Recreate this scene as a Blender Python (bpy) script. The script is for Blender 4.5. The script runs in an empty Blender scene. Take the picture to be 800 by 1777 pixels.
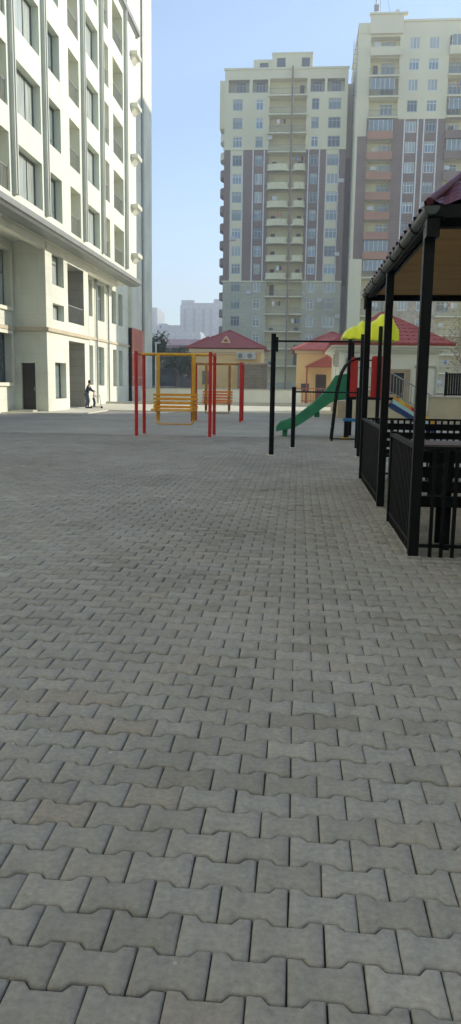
import bpy, math, random
import numpy as np
from mathutils import Vector, Matrix
R = math.radians
random.seed(7); rng = np.random.default_rng(7)
scn = bpy.context.scene
col = scn.collection

# ------------------------------------------------------------------ helpers
ORG = {}
def org(o): return ORG.get(o.name, Vector((0, 0, 0))) if o else Vector((0, 0, 0))
def tag(o, label=None, cat=None, group=None, kind=None):
    if label: o['label'] = label
    if cat: o['category'] = cat
    if group: o['group'] = group
    if kind: o['kind'] = kind
    return o
def thing(name, label, cat, loc=(0, 0, 0), rz=0, group=None):
    o = bpy.data.objects.new(name, None); col.objects.link(o)
    o.location = loc; o.rotation_euler.z = rz
    ORG[o.name] = Vector(loc)
    return tag(o, label, cat, group)
class MB:
    def __init__(s): s.v = []; s.f = []; s.m = []; s.sm = []
    def add(s, vs, fs, m=0, smooth=False):
        b = len(s.v); s.v += [tuple(p) for p in vs]
        for f in fs: s.f.append(tuple(i + b for i in f)); s.m.append(m); s.sm.append(smooth)
        return s
    def box(s, x0, x1, y0, y1, z0, z1, m=0):
        x0, x1 = min(x0, x1), max(x0, x1); y0, y1 = min(y0, y1), max(y0, y1); z0, z1 = min(z0, z1), max(z0, z1)
        v = [(x, y, z) for z in (z0, z1) for y in (y0, y1) for x in (x0, x1)]
        return s.add(v, [(0, 2, 3, 1), (4, 5, 7, 6), (0, 1, 5, 4), (2, 6, 7, 3), (0, 4, 6, 2), (1, 3, 7, 5)], m)
    def quad(s, a, b, c, d, m=0): return s.add([a, b, c, d], [(0, 1, 2, 3)], m)
    def poly(s, pts, m=0): return s.add(pts, [tuple(range(len(pts)))], m)
    def tube(s, p0, p1, r, n=10, m=0, r1=None, cap=True):
        p0, p1 = Vector(p0), Vector(p1); r1 = r if r1 is None else r1
        d = (p1 - p0).normalized(); a = d.orthogonal().normalized(); b = d.cross(a)
        v = []
        for p, q in ((p0, r), (p1, r1)):
            for i in range(n):
                t = 2 * math.pi * i / n; v.append(p + a * (q * math.cos(t)) + b * (q * math.sin(t)))
        s.add(v, [(i, (i + 1) % n, n + (i + 1) % n, n + i) for i in range(n)], m, True)
        if cap: s.add(v, [tuple(range(n))[::-1], tuple(range(n, 2 * n))], m)
        return s
    def path(s, pts, r, n=8, m=0):
        pts = [Vector(p) for p in pts]; rings = []
        up = None
        for i, p in enumerate(pts):
            d = (pts[min(i + 1, len(pts) - 1)] - pts[max(i - 1, 0)]).normalized()
            if up is None: up = d.orthogonal().normalized()
            a = (up - d * up.dot(d)).normalized(); up = a; b = d.cross(a)
            rings.append([p + a * (r * math.cos(2 * math.pi * k / n)) + b * (r * math.sin(2 * math.pi * k / n)) for k in range(n)])
        v = [q for rg in rings for q in rg]; fs = []
        for i in range(len(pts) - 1):
            for k in range(n): fs.append((i * n + k, i * n + (k + 1) % n, (i + 1) * n + (k + 1) % n, (i + 1) * n + k))
        s.add(v, fs, m, True); s.add(v, [tuple(range(n))[::-1], tuple(range(len(v) - n, len(v)))], m)
        return s
    def extr(s, pts, vec, m=0, smooth=False):     # closed polygon pushed along a vector
        n = len(pts); vec = Vector(vec); v = [Vector(p) for p in pts] + [Vector(p) + vec for p in pts]
        s.add(v, [(i, (i + 1) % n, n + (i + 1) % n, n + i) for i in range(n)], m, smooth)
        return s.add(v, [tuple(range(n))[::-1], tuple(range(n, 2 * n))], m)
    def bar(s, p0, p1, w, h, m=0):                 # rectangular bar, w sideways, h upwards
        p0, p1 = Vector(p0), Vector(p1); d = (p1 - p0).normalized()
        up = Vector((0, 0, 1)) if abs(d.z) < .95 else Vector((0, 1, 0))
        a = d.cross(up).normalized(); b = a.cross(d)
        q = [a * (w / 2) + b * (h / 2), -a * (w / 2) + b * (h / 2), -a * (w / 2) - b * (h / 2), a * (w / 2) - b * (h / 2)]
        return s.extr([p0 + k for k in q], p1 - p0, m)
    def build(s, name, mats, parent=None, bevel=0):
        me = bpy.data.meshes.new(name); o0 = org(parent)
        me.from_pydata([(p[0] - o0.x, p[1] - o0.y, p[2] - o0.z) for p in s.v], [], s.f)
        if not isinstance(mats, (list, tuple)): mats = [mats]
        for k in mats: me.materials.append(k)
        me.polygons.foreach_set('material_index', s.m); me.polygons.foreach_set('use_smooth', s.sm)
        me.update()
        o = bpy.data.objects.new(name, me); col.objects.link(o)
        if parent: o.parent = parent; ORG[o.name] = o0
        if bevel:
            b = o.modifiers.new('b', 'BEVEL'); b.width = bevel; b.segments = 2; b.limit_method = 'ANGLE'; b.angle_limit = R(40)
        return o
def copy_tree(o, parent=None):
    c = o.copy(); col.objects.link(c); c.parent = parent
    for ch in list(o.children): copy_tree(ch, c)
    return c
def wall(mb, ax, c, out, a0, a1, z0, z1, holes=(), m=0, cuts_a=(), cuts_z=(), matfn=None, back=None):
    """wall plane across axis ax at c, facing out; holes (a0,a1,z0,z1,depth)."""
    eps = 1e-5
    A = sorted({a0, a1} | {x for h in holes for x in h[:2] if a0 < x < a1} | {x for x in cuts_a if a0 < x < a1})
    Z = sorted({z0, z1} | {x for h in holes for x in h[2:4] if z0 < x < z1} | {x for x in cuts_z if z0 < x < z1})
    def P(a, z, d=0):
        q = c - out * d
        return (a, q, z) if ax == 'Y' else (q, a, z)
    for i in range(len(A) - 1):
        for j in range(len(Z) - 1):
            ca, cz = (A[i] + A[i + 1]) / 2, (Z[j] + Z[j + 1]) / 2
            if any(h[0] < ca < h[1] and h[2] < cz < h[3] for h in holes): continue
            mb.quad(P(A[i], Z[j]), P(A[i + 1], Z[j]), P(A[i + 1], Z[j + 1]), P(A[i], Z[j + 1]), matfn(ca, cz) if matfn else m)
    for h in holes:
        d = h[4]; l, r, b, t = max(h[0], a0), min(h[1], a1), max(h[2], z0), min(h[3], z1)
        if r <= l or t <= b: continue
        mm = h[5] if len(h) > 5 else (matfn(l - .05, (b + t) / 2) if matfn else m)
        mb.quad(P(l, b), P(l, t), P(l, t, d), P(l, b, d), mm); mb.quad(P(r, b), P(r, b, d), P(r, t, d), P(r, t), mm)
        mb.quad(P(l, b), P(l, b, d), P(r, b, d), P(r, b), mm); mb.quad(P(l, t), P(r, t), P(r, t, d), P(l, t, d), mm)
        if len(h) > 6: mb.quad(P(l, b, d), P(r, b, d), P(r, t, d), P(l, t, d), h[6])

# ------------------------------------------------------------------ materials
def mat(name, c, rough=.8, var=.12, scale=2.0, bump=0.0, bscale=40., metal=0., spec=.5, c2=None, stretch=(1, 1, 1), emit=None, wear=0.):
    m = bpy.data.materials.new(name); m.use_nodes = True; n = m.node_tree.nodes; l = m.node_tree.links
    b = n['Principled BSDF']; b.inputs['Roughness'].default_value = rough; b.inputs['Metallic'].default_value = metal
    b.inputs['Specular IOR Level'].default_value = spec
    tc = n.new('ShaderNodeNewGeometry'); mp = n.new('ShaderNodeMapping'); mp.inputs['Scale'].default_value = stretch
    l.new(tc.outputs['Position'], mp.inputs['Vector'])
    nz = n.new('ShaderNodeTexNoise'); nz.inputs['Scale'].default_value = scale; nz.inputs['Detail'].default_value = 6; nz.inputs['Roughness'].default_value = .6
    l.new(mp.outputs[0], nz.inputs['Vector'])
    mx = n.new('ShaderNodeMix'); mx.data_type = 'RGBA'
    cc = Vector(c); d2 = Vector(c2) if c2 else cc * (1 - 2 * var)
    mx.inputs['A'].default_value = (*(cc * (1 + (0 if c2 else var))), 1); mx.inputs['B'].default_value = (*d2, 1)
    mr = n.new('ShaderNodeMapRange'); mr.inputs[1].default_value = .3; mr.inputs[2].default_value = .75
    l.new(nz.outputs['Fac'], mr.inputs[0]); l.new(mr.outputs[0], mx.inputs['Factor'])
    l.new(mx.outputs['Result'], b.inputs['Base Color'])
    if wear:
        n2 = n.new('ShaderNodeTexNoise'); n2.inputs['Scale'].default_value = 14; n2.inputs['Detail'].default_value = 5
        l.new(tc.outputs['Position'], n2.inputs['Vector'])
        r2 = n.new('ShaderNodeMapRange'); r2.inputs[3].default_value = rough - wear; r2.inputs[4].default_value = rough + wear
        l.new(n2.outputs['Fac'], r2.inputs[0]); l.new(r2.outputs[0], b.inputs['Roughness'])
    if bump:
        n3 = n.new('ShaderNodeTexNoise'); n3.inputs['Scale'].default_value = bscale; n3.inputs['Detail'].default_value = 4
        l.new(tc.outputs['Position'], n3.inputs['Vector'])
        bp = n.new('ShaderNodeBump'); bp.inputs['Strength'].default_value = bump; bp.inputs['Distance'].default_value = .02
        l.new(n3.outputs['Fac'], bp.inputs['Height']); l.new(bp.outputs[0], b.inputs['Normal'])
    return m
def block_mat(name, c, c2, mortar, bw, bh, axis='Y', ms=.012, rough=.85, noise=.5, mot=None):
    """coursed cladding: brick texture laid in the wall's own plane"""
    m = bpy.data.materials.new(name); m.use_nodes = True; n = m.node_tree.nodes; l = m.node_tree.links
    b = n['Principled BSDF']; b.inputs['Roughness'].default_value = rough
    g = n.new('ShaderNodeNewGeometry'); sp = n.new('ShaderNodeSeparateXYZ'); cb = n.new('ShaderNodeCombineXYZ')
    l.new(g.outputs['Position'], sp.inputs[0])
    if axis == 'XY':
        ad = n.new('ShaderNodeMath'); ad.operation = 'ADD'; l.new(sp.outputs[0], ad.inputs[0]); l.new(sp.outputs[1], ad.inputs[1]); l.new(ad.outputs[0], cb.inputs[0])
    else: l.new(sp.outputs[0 if axis == 'Y' else 1], cb.inputs[0])
    l.new(sp.outputs[2], cb.inputs[1])
    br = n.new('ShaderNodeTexBrick'); l.new(cb.outputs[0], br.inputs['Vector'])
    br.inputs['Scale'].default_value = 1; br.inputs['Brick Width'].default_value = bw; br.inputs['Row Height'].default_value = bh
    br.inputs['Mortar Size'].default_value = ms; br.inputs['Mortar Smooth'].default_value = .3; br.inputs['Bias'].default_value = 0
    br.inputs['Color1'].default_value = (*c, 1); br.inputs['Color2'].default_value = (*c2, 1); br.inputs['Mortar'].default_value = (*mortar, 1)
    nz = n.new('ShaderNodeTexNoise'); nz.inputs['Scale'].default_value = noise; nz.inputs['Detail'].default_value = 7; l.new(g.outputs['Position'], nz.inputs['Vector'])
    mr = n.new('ShaderNodeMapRange'); mr.inputs[1].default_value = .3; mr.inputs[2].default_value = .7; mr.inputs[3].default_value = .82; mr.inputs[4].default_value = 1.08
    l.new(nz.outputs['Fac'], mr.inputs[0])
    vm = n.new('ShaderNodeVectorMath'); vm.operation = 'SCALE'; l.new(br.outputs['Color'], vm.inputs[0]); l.new(mr.outputs[0], vm.inputs['Scale'])
    out = vm.outputs[0]
    if mot:
        n2 = n.new('ShaderNodeTexNoise'); n2.inputs['Scale'].default_value = 1.3; n2.inputs['Detail'].default_value = 8; n2.inputs['Roughness'].default_value = .75
        l.new(g.outputs['Position'], n2.inputs['Vector']); r2 = n.new('ShaderNodeMapRange'); r2.inputs[1].default_value = .47; r2.inputs[2].default_value = .56
        l.new(n2.outputs['Fac'], r2.inputs[0]); mx = n.new('ShaderNodeMix'); mx.data_type = 'RGBA'
        l.new(r2.outputs[0], mx.inputs['Factor']); l.new(out, mx.inputs['A']); mx.inputs['B'].default_value = (*mot, 1); out = mx.outputs['Result']
    l.new(out, b.inputs['Base Color'])
    bp = n.new('ShaderNodeBump'); bp.inputs['Strength'].default_value = .4; bp.inputs['Distance'].default_value = .02; bp.invert = True
    l.new(br.outputs['Fac'], bp.inputs['Height']); l.new(bp.outputs[0], b.inputs['Normal'])
    return m
def glass(name, c, rough=.06, spec=1.0):
    m = mat(name, c, rough, var=.2, scale=.7, spec=spec); return m

M = {}
M['cream'] = block_mat('cream stone cladding', (.76, .78, .67), (.73, .75, .64), (.60, .61, .52), 1.2, .6, 'XY', .008, .7, .4)
M['cream_plain'] = mat('cream render', (.73, .76, .63), .75, .07, .9, .15, stretch=(1, 1, .22))
M['trim'] = mat('pale stone trim', (.74, .72, .60), .7, .06, 1.2)
M['band'] = mat('sand string course', (.58, .50, .36), .8, .1, 1.5)
M['soffit'] = mat('pale soffit', (.74, .75, .62), .8, .05, 1)
M['dusty'] = mat('dusty mortar patch', (.34, .33, .29), .9, .15, 20)
M['recess'] = block_mat('recess cladding darkened for shade', (.40, .40, .35), (.36, .36, .31), (.28, .28, .24), 1.2, .45, 'XY', .015)  # shade of the lower recesses put into the colour, darker than the walls
M['ledge'] = mat('grey ledge cladding', (.24, .255, .24), .45, .1, 2)
M['pilaster'] = mat('grey green pilaster', (.50, .52, .46), .6, .06, 1)
M['redpanel'] = block_mat('red brown panel', (.62, .20, .13), (.57, .18, .12), (.7, .5, .4), 1.6, 1.8, 'XY', .05)
M['shadewall'] = block_mat('plain end wall', (.74, .75, .63), (.71, .72, .60), (.60, .61, .52), 1.5, .9, 'XY', .01)
M['door_dark'] = mat('dark brown metal door', (.045, .036, .03), .45, .15, 3)
M['frame_dark'] = mat('dark window frame', (.10, .10, .09), .4, .1, 3)
M['frame_white'] = mat('white window frame', (.78, .78, .74), .4, .05, 3)
M['frame_grey'] = mat('grey window frame', (.38, .42, .40), .4, .05, 3)
M['glass'] = glass('window glass', (.20, .26, .25))
M['glass_dark'] = glass('dark window glass', (.07, .09, .10))
M['glass_blue'] = glass('blue window glass', (.16, .27, .33))
M['curtain'] = mat('curtained glass', (.42, .47, .43), .25, .25, 1.5, stretch=(3, 3, .3), spec=.8)
M['t_pale'] = mat('pale yellow render', (.82, .75, .50), .9, .06, .15, stretch=(1, 1, .3))
M['t_brown'] = block_mat('brown facade panel', (.27, .185, .145), (.25, .17, .135), (.19, .14, .11), 1.2, .6, 'XY', .02, noise=.15)
M['t_red'] = mat('terracotta parapet render', (.48, .235, .14), .9, .08, .3)
M['t_stone'] = block_mat('grey green stone cladding', (.54, .52, .37), (.49, .47, .34), (.38, .36, .26), 1.4, .6, 'XY', .02, noise=.3)
M['t_stone2'] = block_mat('weathered stone cladding', (.66, .56, .38), (.57, .48, .33), (.42, .35, .25), .9, .45, 'XY', .02, noise=.4, mot=(.42, .31, .2))
M['t_lit'] = mat('cream balcony wall', (.82, .75, .47), .9, .05, .3)
M['rail'] = mat('grey balcony railing', (.22, .24, .23), .5, .1, 2)
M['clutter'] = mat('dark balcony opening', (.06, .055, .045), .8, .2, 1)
M['ac'] = mat('air conditioner casing', (.62, .62, .58), .5, .05, 2)
M['black'] = mat('black painted steel', (.0035, .004, .004), .42, .2, 6, wear=.12, bump=.04, bscale=90, spec=.16)
M['blackwood'] = mat('black stained wood', (.005, .0045, .004), .6, .3, 5, bump=.15, bscale=60, spec=.12)
M['brownwood'] = mat('red brown table wood', (.10, .05, .032), .45, .25, 6, stretch=(1, 8, 8))
M['ply'] = mat('brown ceiling board', (.62, .36, .12), .7, .12, 1.4, stretch=(.4, 3, 1), bump=.05)
M['maroon'] = mat('maroon metal roof', (.11, .022, .035), .42, .2, 3, wear=.1)
M['gutter'] = mat('dark green grey gutter', (.055, .07, .064), .38, .2, 5, metal=.3, wear=.1)
M['redroof'] = mat('red tile roof', (.42, .085, .065), .6, .15, 2)
M['peach'] = mat('peach render', (.92, .64, .31), .85, .05, .4, bump=.1)
M['peachtrim'] = mat('pale peach cornice', (.85, .66, .42), .8, .05, .6)
M['white'] = mat('white render', (.86, .85, .77), .8, .05, .6, bump=.1)
M['rubble'] = block_mat('brown rubble stone', (.34, .28, .21), (.27, .22, .16), (.38, .34, .27), .45, .25, 'XY', .03, noise=1.2)
M['sandstone'] = block_mat('sandstone plinth', (.56, .46, .32), (.48, .38, .26), (.40, .32, .22), .5, .3, 'XY', .015, noise=1.5)
M['lowwall'] = mat('pale wall paint', (.86, .83, .71), .85, .07, .6)
M['beige'] = mat('beige wall', (.52, .45, .32), .85, .1, 1.2, bump=.1)
M['red'] = mat('red paint', (.58, .018, .016), .35, .15, 5, wear=.1)
M['yellow'] = mat('ochre yellow paint', (.72, .36, .02), .4, .15, 5, wear=.1)
M['orange'] = mat('orange varnished slats', (.82, .38, .03), .45, .2, 6, stretch=(1, 8, 8))
M['orange2'] = mat('bright orange slats', (.85, .24, .04), .45, .2, 6, stretch=(1, 8, 8))
M['hanger2'] = mat('tan orange hanger bars', (.42, .2, .05), .45, .2, 6)
M['green'] = mat('green plastic', (.012, .21, .10), .35, .1, 4, spec=.6)
M['lime'] = mat('lime yellow plastic', (.78, .80, .015), .4, .05, 3)
M['redpl'] = mat('red plastic panel', (.50, .018, .012), .35, .08, 3)
M['blue'] = mat('blue plastic', (.02, .16, .36), .35, .08, 3)
M['navy'] = mat('dark blue plastic', (.015, .05, .17), .4, .08, 3)
M['lightblue'] = mat('pale blue plastic', (.42, .62, .68), .4, .08, 3)
M['orangepl'] = mat('orange plastic', (.72, .30, .03), .4, .08, 3)
M['yellowpl'] = mat('yellow plastic', (.72, .50, .03), .4, .08, 3)
M['concrete'] = mat('pale concrete', (.74, .71, .58), .9, .08, .5, bump=.2, bscale=15, c2=(.62, .59, .48))
M['kerb'] = mat('kerb concrete', (.52, .49, .40), .9, .08, 1)
M['asphalt'] = mat('worn ground', (.20, .19, .16), .95, .15, .3)
M['metalgrey'] = mat('galvanised steel', (.35, .36, .36), .4, .1, 4, metal=.4)
M['bus'] = mat('dark grey vehicle paint', (.055, .05, .055), .35, .1, 2)
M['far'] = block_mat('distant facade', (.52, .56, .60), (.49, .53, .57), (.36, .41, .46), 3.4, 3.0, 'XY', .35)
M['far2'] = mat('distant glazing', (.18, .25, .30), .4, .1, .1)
M['pinkroof'] = mat('pinkish metal roofing', (.36, .25, .25), .6, .1, .5)
M['shoe'] = mat('dark shoe', (.03, .03, .03), .6)

# ------------------------------------------------------------------ camera
cam = bpy.data.cameras.new('camera'); camo = bpy.data.objects.new('camera', cam); col.objects.link(camo)
scn.camera = camo
F = 1350. / 1777.
cam.sensor_fit = 'VERTICAL'; cam.sensor_height = 36.; cam.lens = 36. * F; cam.clip_end = 4000; cam.clip_start = .05
yaw, pitch, roll = R(4.798), R(9.4417), R(.8)
mw = Matrix.Rotation(yaw, 4, 'Z') @ Matrix.Rotation(math.pi / 2 - pitch, 4, 'X') @ Matrix.Rotation(roll, 4, 'Z')
camo.matrix_world = Matrix.Translation((0, 0, 1.5)) @ mw

# ------------------------------------------------------------------ sky and sun
SUN_EL = R(21); saz = Vector((1, .65, 0)).normalized()      # towards the sun, on the ground plane
w = bpy.data.worlds.new('World'); scn.world = w; w.use_nodes = True
nt = w.node_tree; sky = nt.nodes.new('ShaderNodeTexSky'); sky.sky_type = 'NISHITA'; sky.sun_disc = False
sky.sun_elevation = SUN_EL; sky.sun_rotation = math.atan2(saz.x, saz.y)
sky.altitude = 0; sky.air_density = .75; sky.dust_density = .2; sky.ozone_density = 2.0
nt.links.new(sky.outputs[0], nt.nodes['Background'].inputs[0]); nt.nodes['Background'].inputs[1].default_value = .15
sl = bpy.data.lights.new('sun', 'SUN'); so = bpy.data.objects.new('sun', sl); col.objects.link(so)
sl.energy = 2.9; sl.angle = R(.5); sl.color = (1, .95, .86)
sd = Vector((saz.x * math.cos(SUN_EL), saz.y * math.cos(SUN_EL), math.sin(SUN_EL)))
so.rotation_euler = sd.to_track_quat('Z', 'Y').to_euler()
vs = scn.view_settings; vs.view_transform = 'Standard'; vs.look = 'None'; vs.exposure = 1.22; vs.gamma = 1; vs.use_curve_mapping = False
vs.use_white_balance = True; vs.white_balance_temperature = 7100; vs.white_balance_tint = 9
scn.cycles.max_bounces = 6; scn.cycles.volume_bounces = 0

# ------------------------------------------------------------------ ground
MB().quad((-1500, -300, -.02), (1500, -300, -.02), (1500, 2500, -.02), (-1500, 2500, -.02)).build('ground', M['asphalt']).__setitem__('kind', 'structure')
def paver_mat():
    m = bpy.data.materials.new('grey concrete pavers'); m.use_nodes = True; n = m.node_tree.nodes; l = m.node_tree.links
    b = n['Principled BSDF']; b.inputs['Roughness'].default_value = .82; b.inputs['Specular IOR Level'].default_value = .4
    at = n.new('ShaderNodeAttribute'); at.attribute_name = 'tone'
    g = n.new('ShaderNodeNewGeometry')
    cr = n.new('ShaderNodeValToRGB'); e = cr.color_ramp.elements
    e[0].position = 0; e[0].color = (0.240, 0.214, 0.178, 1); e[1].position = 1; e[1].color = (0.390, 0.358, 0.322, 1)
    for p, c in ((.01, (0.260, 0.231, 0.197, 1)), (.03, (0.286, 0.262, 0.236, 1)), (.25, (0.305, 0.280, 0.252, 1)), (.5, (0.325, 0.298, 0.268, 1)), (.75, (0.328, 0.307, 0.284, 1)), (.9, (0.348, 0.319, 0.287, 1)), (.93, (0.328, 0.283, 0.242, 1)), (.96, (0.332, 0.292, 0.252, 1)), (.97, (0.358, 0.328, 0.295, 1))):
        k = e.new(p); k.color = c
    l.new(at.outputs['Fac'], cr.inputs[0])
    big = n.new('ShaderNodeTexNoise'); big.inputs['Scale'].default_value = .38; big.inputs['Detail'].default_value = 3; l.new(g.outputs['Position'], big.inputs['Vector'])
    fine = n.new('ShaderNodeTexNoise'); fine.inputs['Scale'].default_value = 45; fine.inputs['Detail'].default_value = 8; fine.inputs['Roughness'].default_value = .7; l.new(g.outputs['Position'], fine.inputs['Vector'])
    r1 = n.new('ShaderNodeMapRange'); r1.inputs[1].default_value = .3; r1.inputs[2].default_value = .7; r1.inputs[3].default_value = .80; r1.inputs[4].default_value = 1.12; l.new(big.outputs['Fac'], r1.inputs[0])
    r2 = n.new('ShaderNodeMapRange'); r2.inputs[1].default_value = .25; r2.inputs[2].default_value = .75; r2.inputs[3].default_value = .70; r2.inputs[4].default_value = 1.24; l.new(fine.outputs['Fac'], r2.inputs[0])
    mu = n.new('ShaderNodeMath'); mu.operation = 'MULTIPLY'; l.new(r1.outputs[0], mu.inputs[0]); l.new(r2.outputs[0], mu.inputs[1])
    vm = n.new('ShaderNodeVectorMath'); vm.operation = 'SCALE'; l.new(cr.outputs[0], vm.inputs[0]); l.new(mu.outputs[0], vm.inputs['Scale'])
    st = n.new('ShaderNodeTexNoise'); st.inputs['Scale'].default_value = 1.7; st.inputs['Detail'].default_value = 9; st.inputs['Roughness'].default_value = .72; st.inputs['Distortion'].default_value = .4
    l.new(g.outputs['Position'], st.inputs['Vector'])
    rs = n.new('ShaderNodeMapRange'); rs.inputs[1].default_value = .52; rs.inputs[2].default_value = .68; rs.inputs[3].default_value = 0; rs.inputs[4].default_value = .42; l.new(st.outputs['Fac'], rs.inputs[0])
    ms = n.new('ShaderNodeMix'); ms.data_type = 'RGBA'; l.new(rs.outputs[0], ms.inputs['Factor']); l.new(vm.outputs[0], ms.inputs['A']); ms.inputs['B'].default_value = (.17, .155, .125, 1)
    s3 = n.new('ShaderNodeTexNoise'); s3.inputs['Scale'].default_value = 5.5; s3.inputs['Detail'].default_value = 8; s3.inputs['Roughness'].default_value = .75; l.new(g.outputs['Position'], s3.inputs['Vector'])
    r3 = n.new('ShaderNodeMapRange'); r3.inputs[1].default_value = .56; r3.inputs[2].default_value = .75; r3.inputs[3].default_value = 0; r3.inputs[4].default_value = .35; l.new(s3.outputs['Fac'], r3.inputs[0])
    m3 = n.new('ShaderNodeMix'); m3.data_type = 'RGBA'; l.new(r3.outputs[0], m3.inputs['Factor']); l.new(ms.outputs['Result'], m3.inputs['A']); m3.inputs['B'].default_value = (.40, .39, .35, 1)
    # small pale specks of grit and lime
    vo = n.new('ShaderNodeTexVoronoi'); vo.inputs['Scale'].default_value = 7; l.new(g.outputs['Position'], vo.inputs['Vector'])
    sp = n.new('ShaderNodeMath'); sp.operation = 'LESS_THAN'; sp.inputs[1].default_value = .045; l.new(vo.outputs['Distance'], sp.inputs[0])
    s2 = n.new('ShaderNodeMath'); s2.operation = 'MULTIPLY'; s2.inputs[1].default_value = .55; l.new(sp.outputs[0], s2.inputs[0])
    mx = n.new('ShaderNodeMix'); mx.data_type = 'RGBA'; l.new(s2.outputs[0], mx.inputs['Factor']); l.new(m3.outputs['Result'], mx.inputs['A']); mx.inputs['B'].default_value = (.5, .49, .44, 1)
    l.new(mx.outputs['Result'], b.inputs['Base Color'])
    n3 = n.new('ShaderNodeTexNoise'); n3.inputs['Scale'].default_value = 220; n3.inputs['Detail'].default_value = 3; l.new(g.outputs['Position'], n3.inputs['Vector'])
    bp = n.new('ShaderNodeBump'); bp.inputs['Strength'].default_value = .6; bp.inputs['Distance'].default_value = .004
    l.new(n3.outputs['Fac'], bp.inputs['Height']); l.new(bp.outputs[0], b.inputs['Normal'])
    return m
M['paver'] = paver_mat()
M['joint'] = mat('dark jointing sand', (.05, .048, .042), .95, .25, 9)
YN, YF = .7, 21.99
def pavers():
    L, p, d, g = .2, .142, .0125, .0023
    h = p / 2
    ox = [-.1 + g, -.061, -.041, .041, .061, .1 - g]
    oy = [h + d - g, h + d - g, h - d - g, h - d - g, h + d - g, h + d - g]
    outer = [(x, y) for x, y in zip(ox, oy)] + [(x, -y) for x, y in zip(ox[::-1], oy[::-1])]
    ix = [-.1 + g + .006, -.063, -.043, .043, .063, .1 - g - .006]
    inner = [(x, y - .006) for x, y in zip(ix, oy)] + [(x, -(y - .006)) for x, y in zip(ix[::-1], oy[::-1])]
    inner = np.array(inner); outer = np.array(outer)
    base = np.concatenate([np.c_[inner, np.zeros(12)], np.c_[outer, np.full(12, -.006)], np.c_[outer, np.full(12, -.02)]])
    cs = []
    r = 0; y = YN + h
    while y < YF:
        x0 = -(.47 * y + 3.2); x1 = .28 * y + 3.2
        off = (r % 2) * .1 + .012
        k0 = math.floor(x0 / L)
        for k in range(k0, math.ceil(x1 / L)): cs.append((k * L + off, y))
        r += 1; y += p
    cs = np.array(cs); n = len(cs)
    wav = np.sin(cs[:, 1] * 1.7) * .004 + np.sin(cs[:, 0] * 2.3 + cs[:, 1] * .8) * .004
    th = rng.normal(0, .009, n); tx = rng.normal(0, .010, n); ty = rng.normal(0, .014, n); dz = rng.normal(0, .0019, n) + wav * .5
    cx, sx = np.cos(th), np.sin(th)
    bx, by, bz = base[:, 0], base[:, 1], base[:, 2]
    X = cs[:, 0:1] + rng.normal(0, .0008, (n, 1)) + cx[:, None] * bx - sx[:, None] * by
    Y = cs[:, 1:2] + rng.normal(0, .0008, (n, 1)) + sx[:, None] * bx + cx[:, None] * by
    Z = bz[None, :] + dz[:, None] + tx[:, None] * bx * .9 + ty[:, None] * by * .9
    V = np.stack([X, Y, Z], -1).reshape(-1, 3)
    q = []
    for a in (0, 12):
        for i in range(12): q.append([a + i, a + 12 + i, a + 12 + (i + 1) % 12, a + (i + 1) % 12])
    q = np.array(q); b = (np.arange(n) * 36)
    ng = (b[:, None] + np.arange(12)[None, ::-1]); qs = (b[:, None, None] + q[None, :, ::-1])
    loops = np.concatenate([ng, qs.reshape(n, -1)], 1).ravel()
    tot = np.tile(np.array([12] + [4] * 24), n); st = np.concatenate([[0], np.cumsum(tot)[:-1]])
    me = bpy.data.meshes.new('paving_stones'); me.vertices.add(len(V)); me.vertices.foreach_set('co', V.ravel())
    me.loops.add(len(loops)); me.loops.foreach_set('vertex_index', loops.astype(np.int32))
    me.polygons.add(len(tot)); me.polygons.foreach_set('loop_start', st.astype(np.int32)); me.polygons.foreach_set('loop_total', tot.astype(np.int32))
    me.update(calc_edges=True)
    a = me.attributes.new('tone', 'FLOAT', 'POINT'); a.data.foreach_set('value', np.repeat(rng.random(n), 36).astype(np.float32))
    me.materials.append(M['paver']); o = bpy.data.objects.new('paving_stones', me); col.objects.link(o)
    tag(o, 'grey dumbbell shaped concrete pavers laid across the plaza', kind='structure')
pavers()
MB().quad((-16, -8, -.0135), (14, -8, -.0135), (14, YF - .05, -.0135), (-16, YF - .05, -.0135)).build('paving_bed', M['joint'])['kind'] = 'structure'
def far_paving():
    m = bpy.data.materials.new('grey pavers seen far off'); m.use_nodes = True; n = m.node_tree.nodes; l = m.node_tree.links
    b = n['Principled BSDF']; b.inputs['Roughness'].default_value = .85; g = n.new('ShaderNodeNewGeometry')
    br = n.new('ShaderNodeTexBrick'); l.new(g.outputs['Position'], br.inputs['Vector']); br.inputs['Scale'].default_value = 1
    br.inputs['Brick Width'].default_value = .2; br.inputs['Row Height'].default_value = .142; br.inputs['Mortar Size'].default_value = .004
    br.inputs['Color1'].default_value = (.33, .305, .275, 1); br.inputs['Color2'].default_value = (.39, .362, .328, 1); br.inputs['Mortar'].default_value = (.21, .20, .172, 1)
    nz = n.new('ShaderNodeTexNoise'); nz.inputs['Scale'].default_value = .55; nz.inputs['Detail'].default_value = 5; l.new(g.outputs['Position'], nz.inputs['Vector'])
    mr = n.new('ShaderNodeMapRange'); mr.inputs[1].default_value = .3; mr.inputs[2].default_value = .7; mr.inputs[3].default_value = .86; mr.inputs[4].default_value = 1.12; l.new(nz.outputs['Fac'], mr.inputs[0])
    vm = n.new('ShaderNodeVectorMath'); vm.operation = 'SCALE'; l.new(br.outputs['Color'], vm.inputs[0]); l.new(mr.outputs[0], vm.inputs['Scale']); l.new(vm.outputs[0], b.inputs['Base Color'])
    return m
M['paver_far'] = far_paving()
mb = MB()
mb.quad((-16, YF - .05, -.004), (14, YF - .05, -.004), (14, 45, -.004), (-16, 45, -.004))
for x0, x1 in ((7.3, 14), (-16, -11.6)): mb.quad((x0, -8, -.004), (x1, -8, -.004), (x1, YF - .05, -.004), (x0, YF - .05, -.004))
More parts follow.
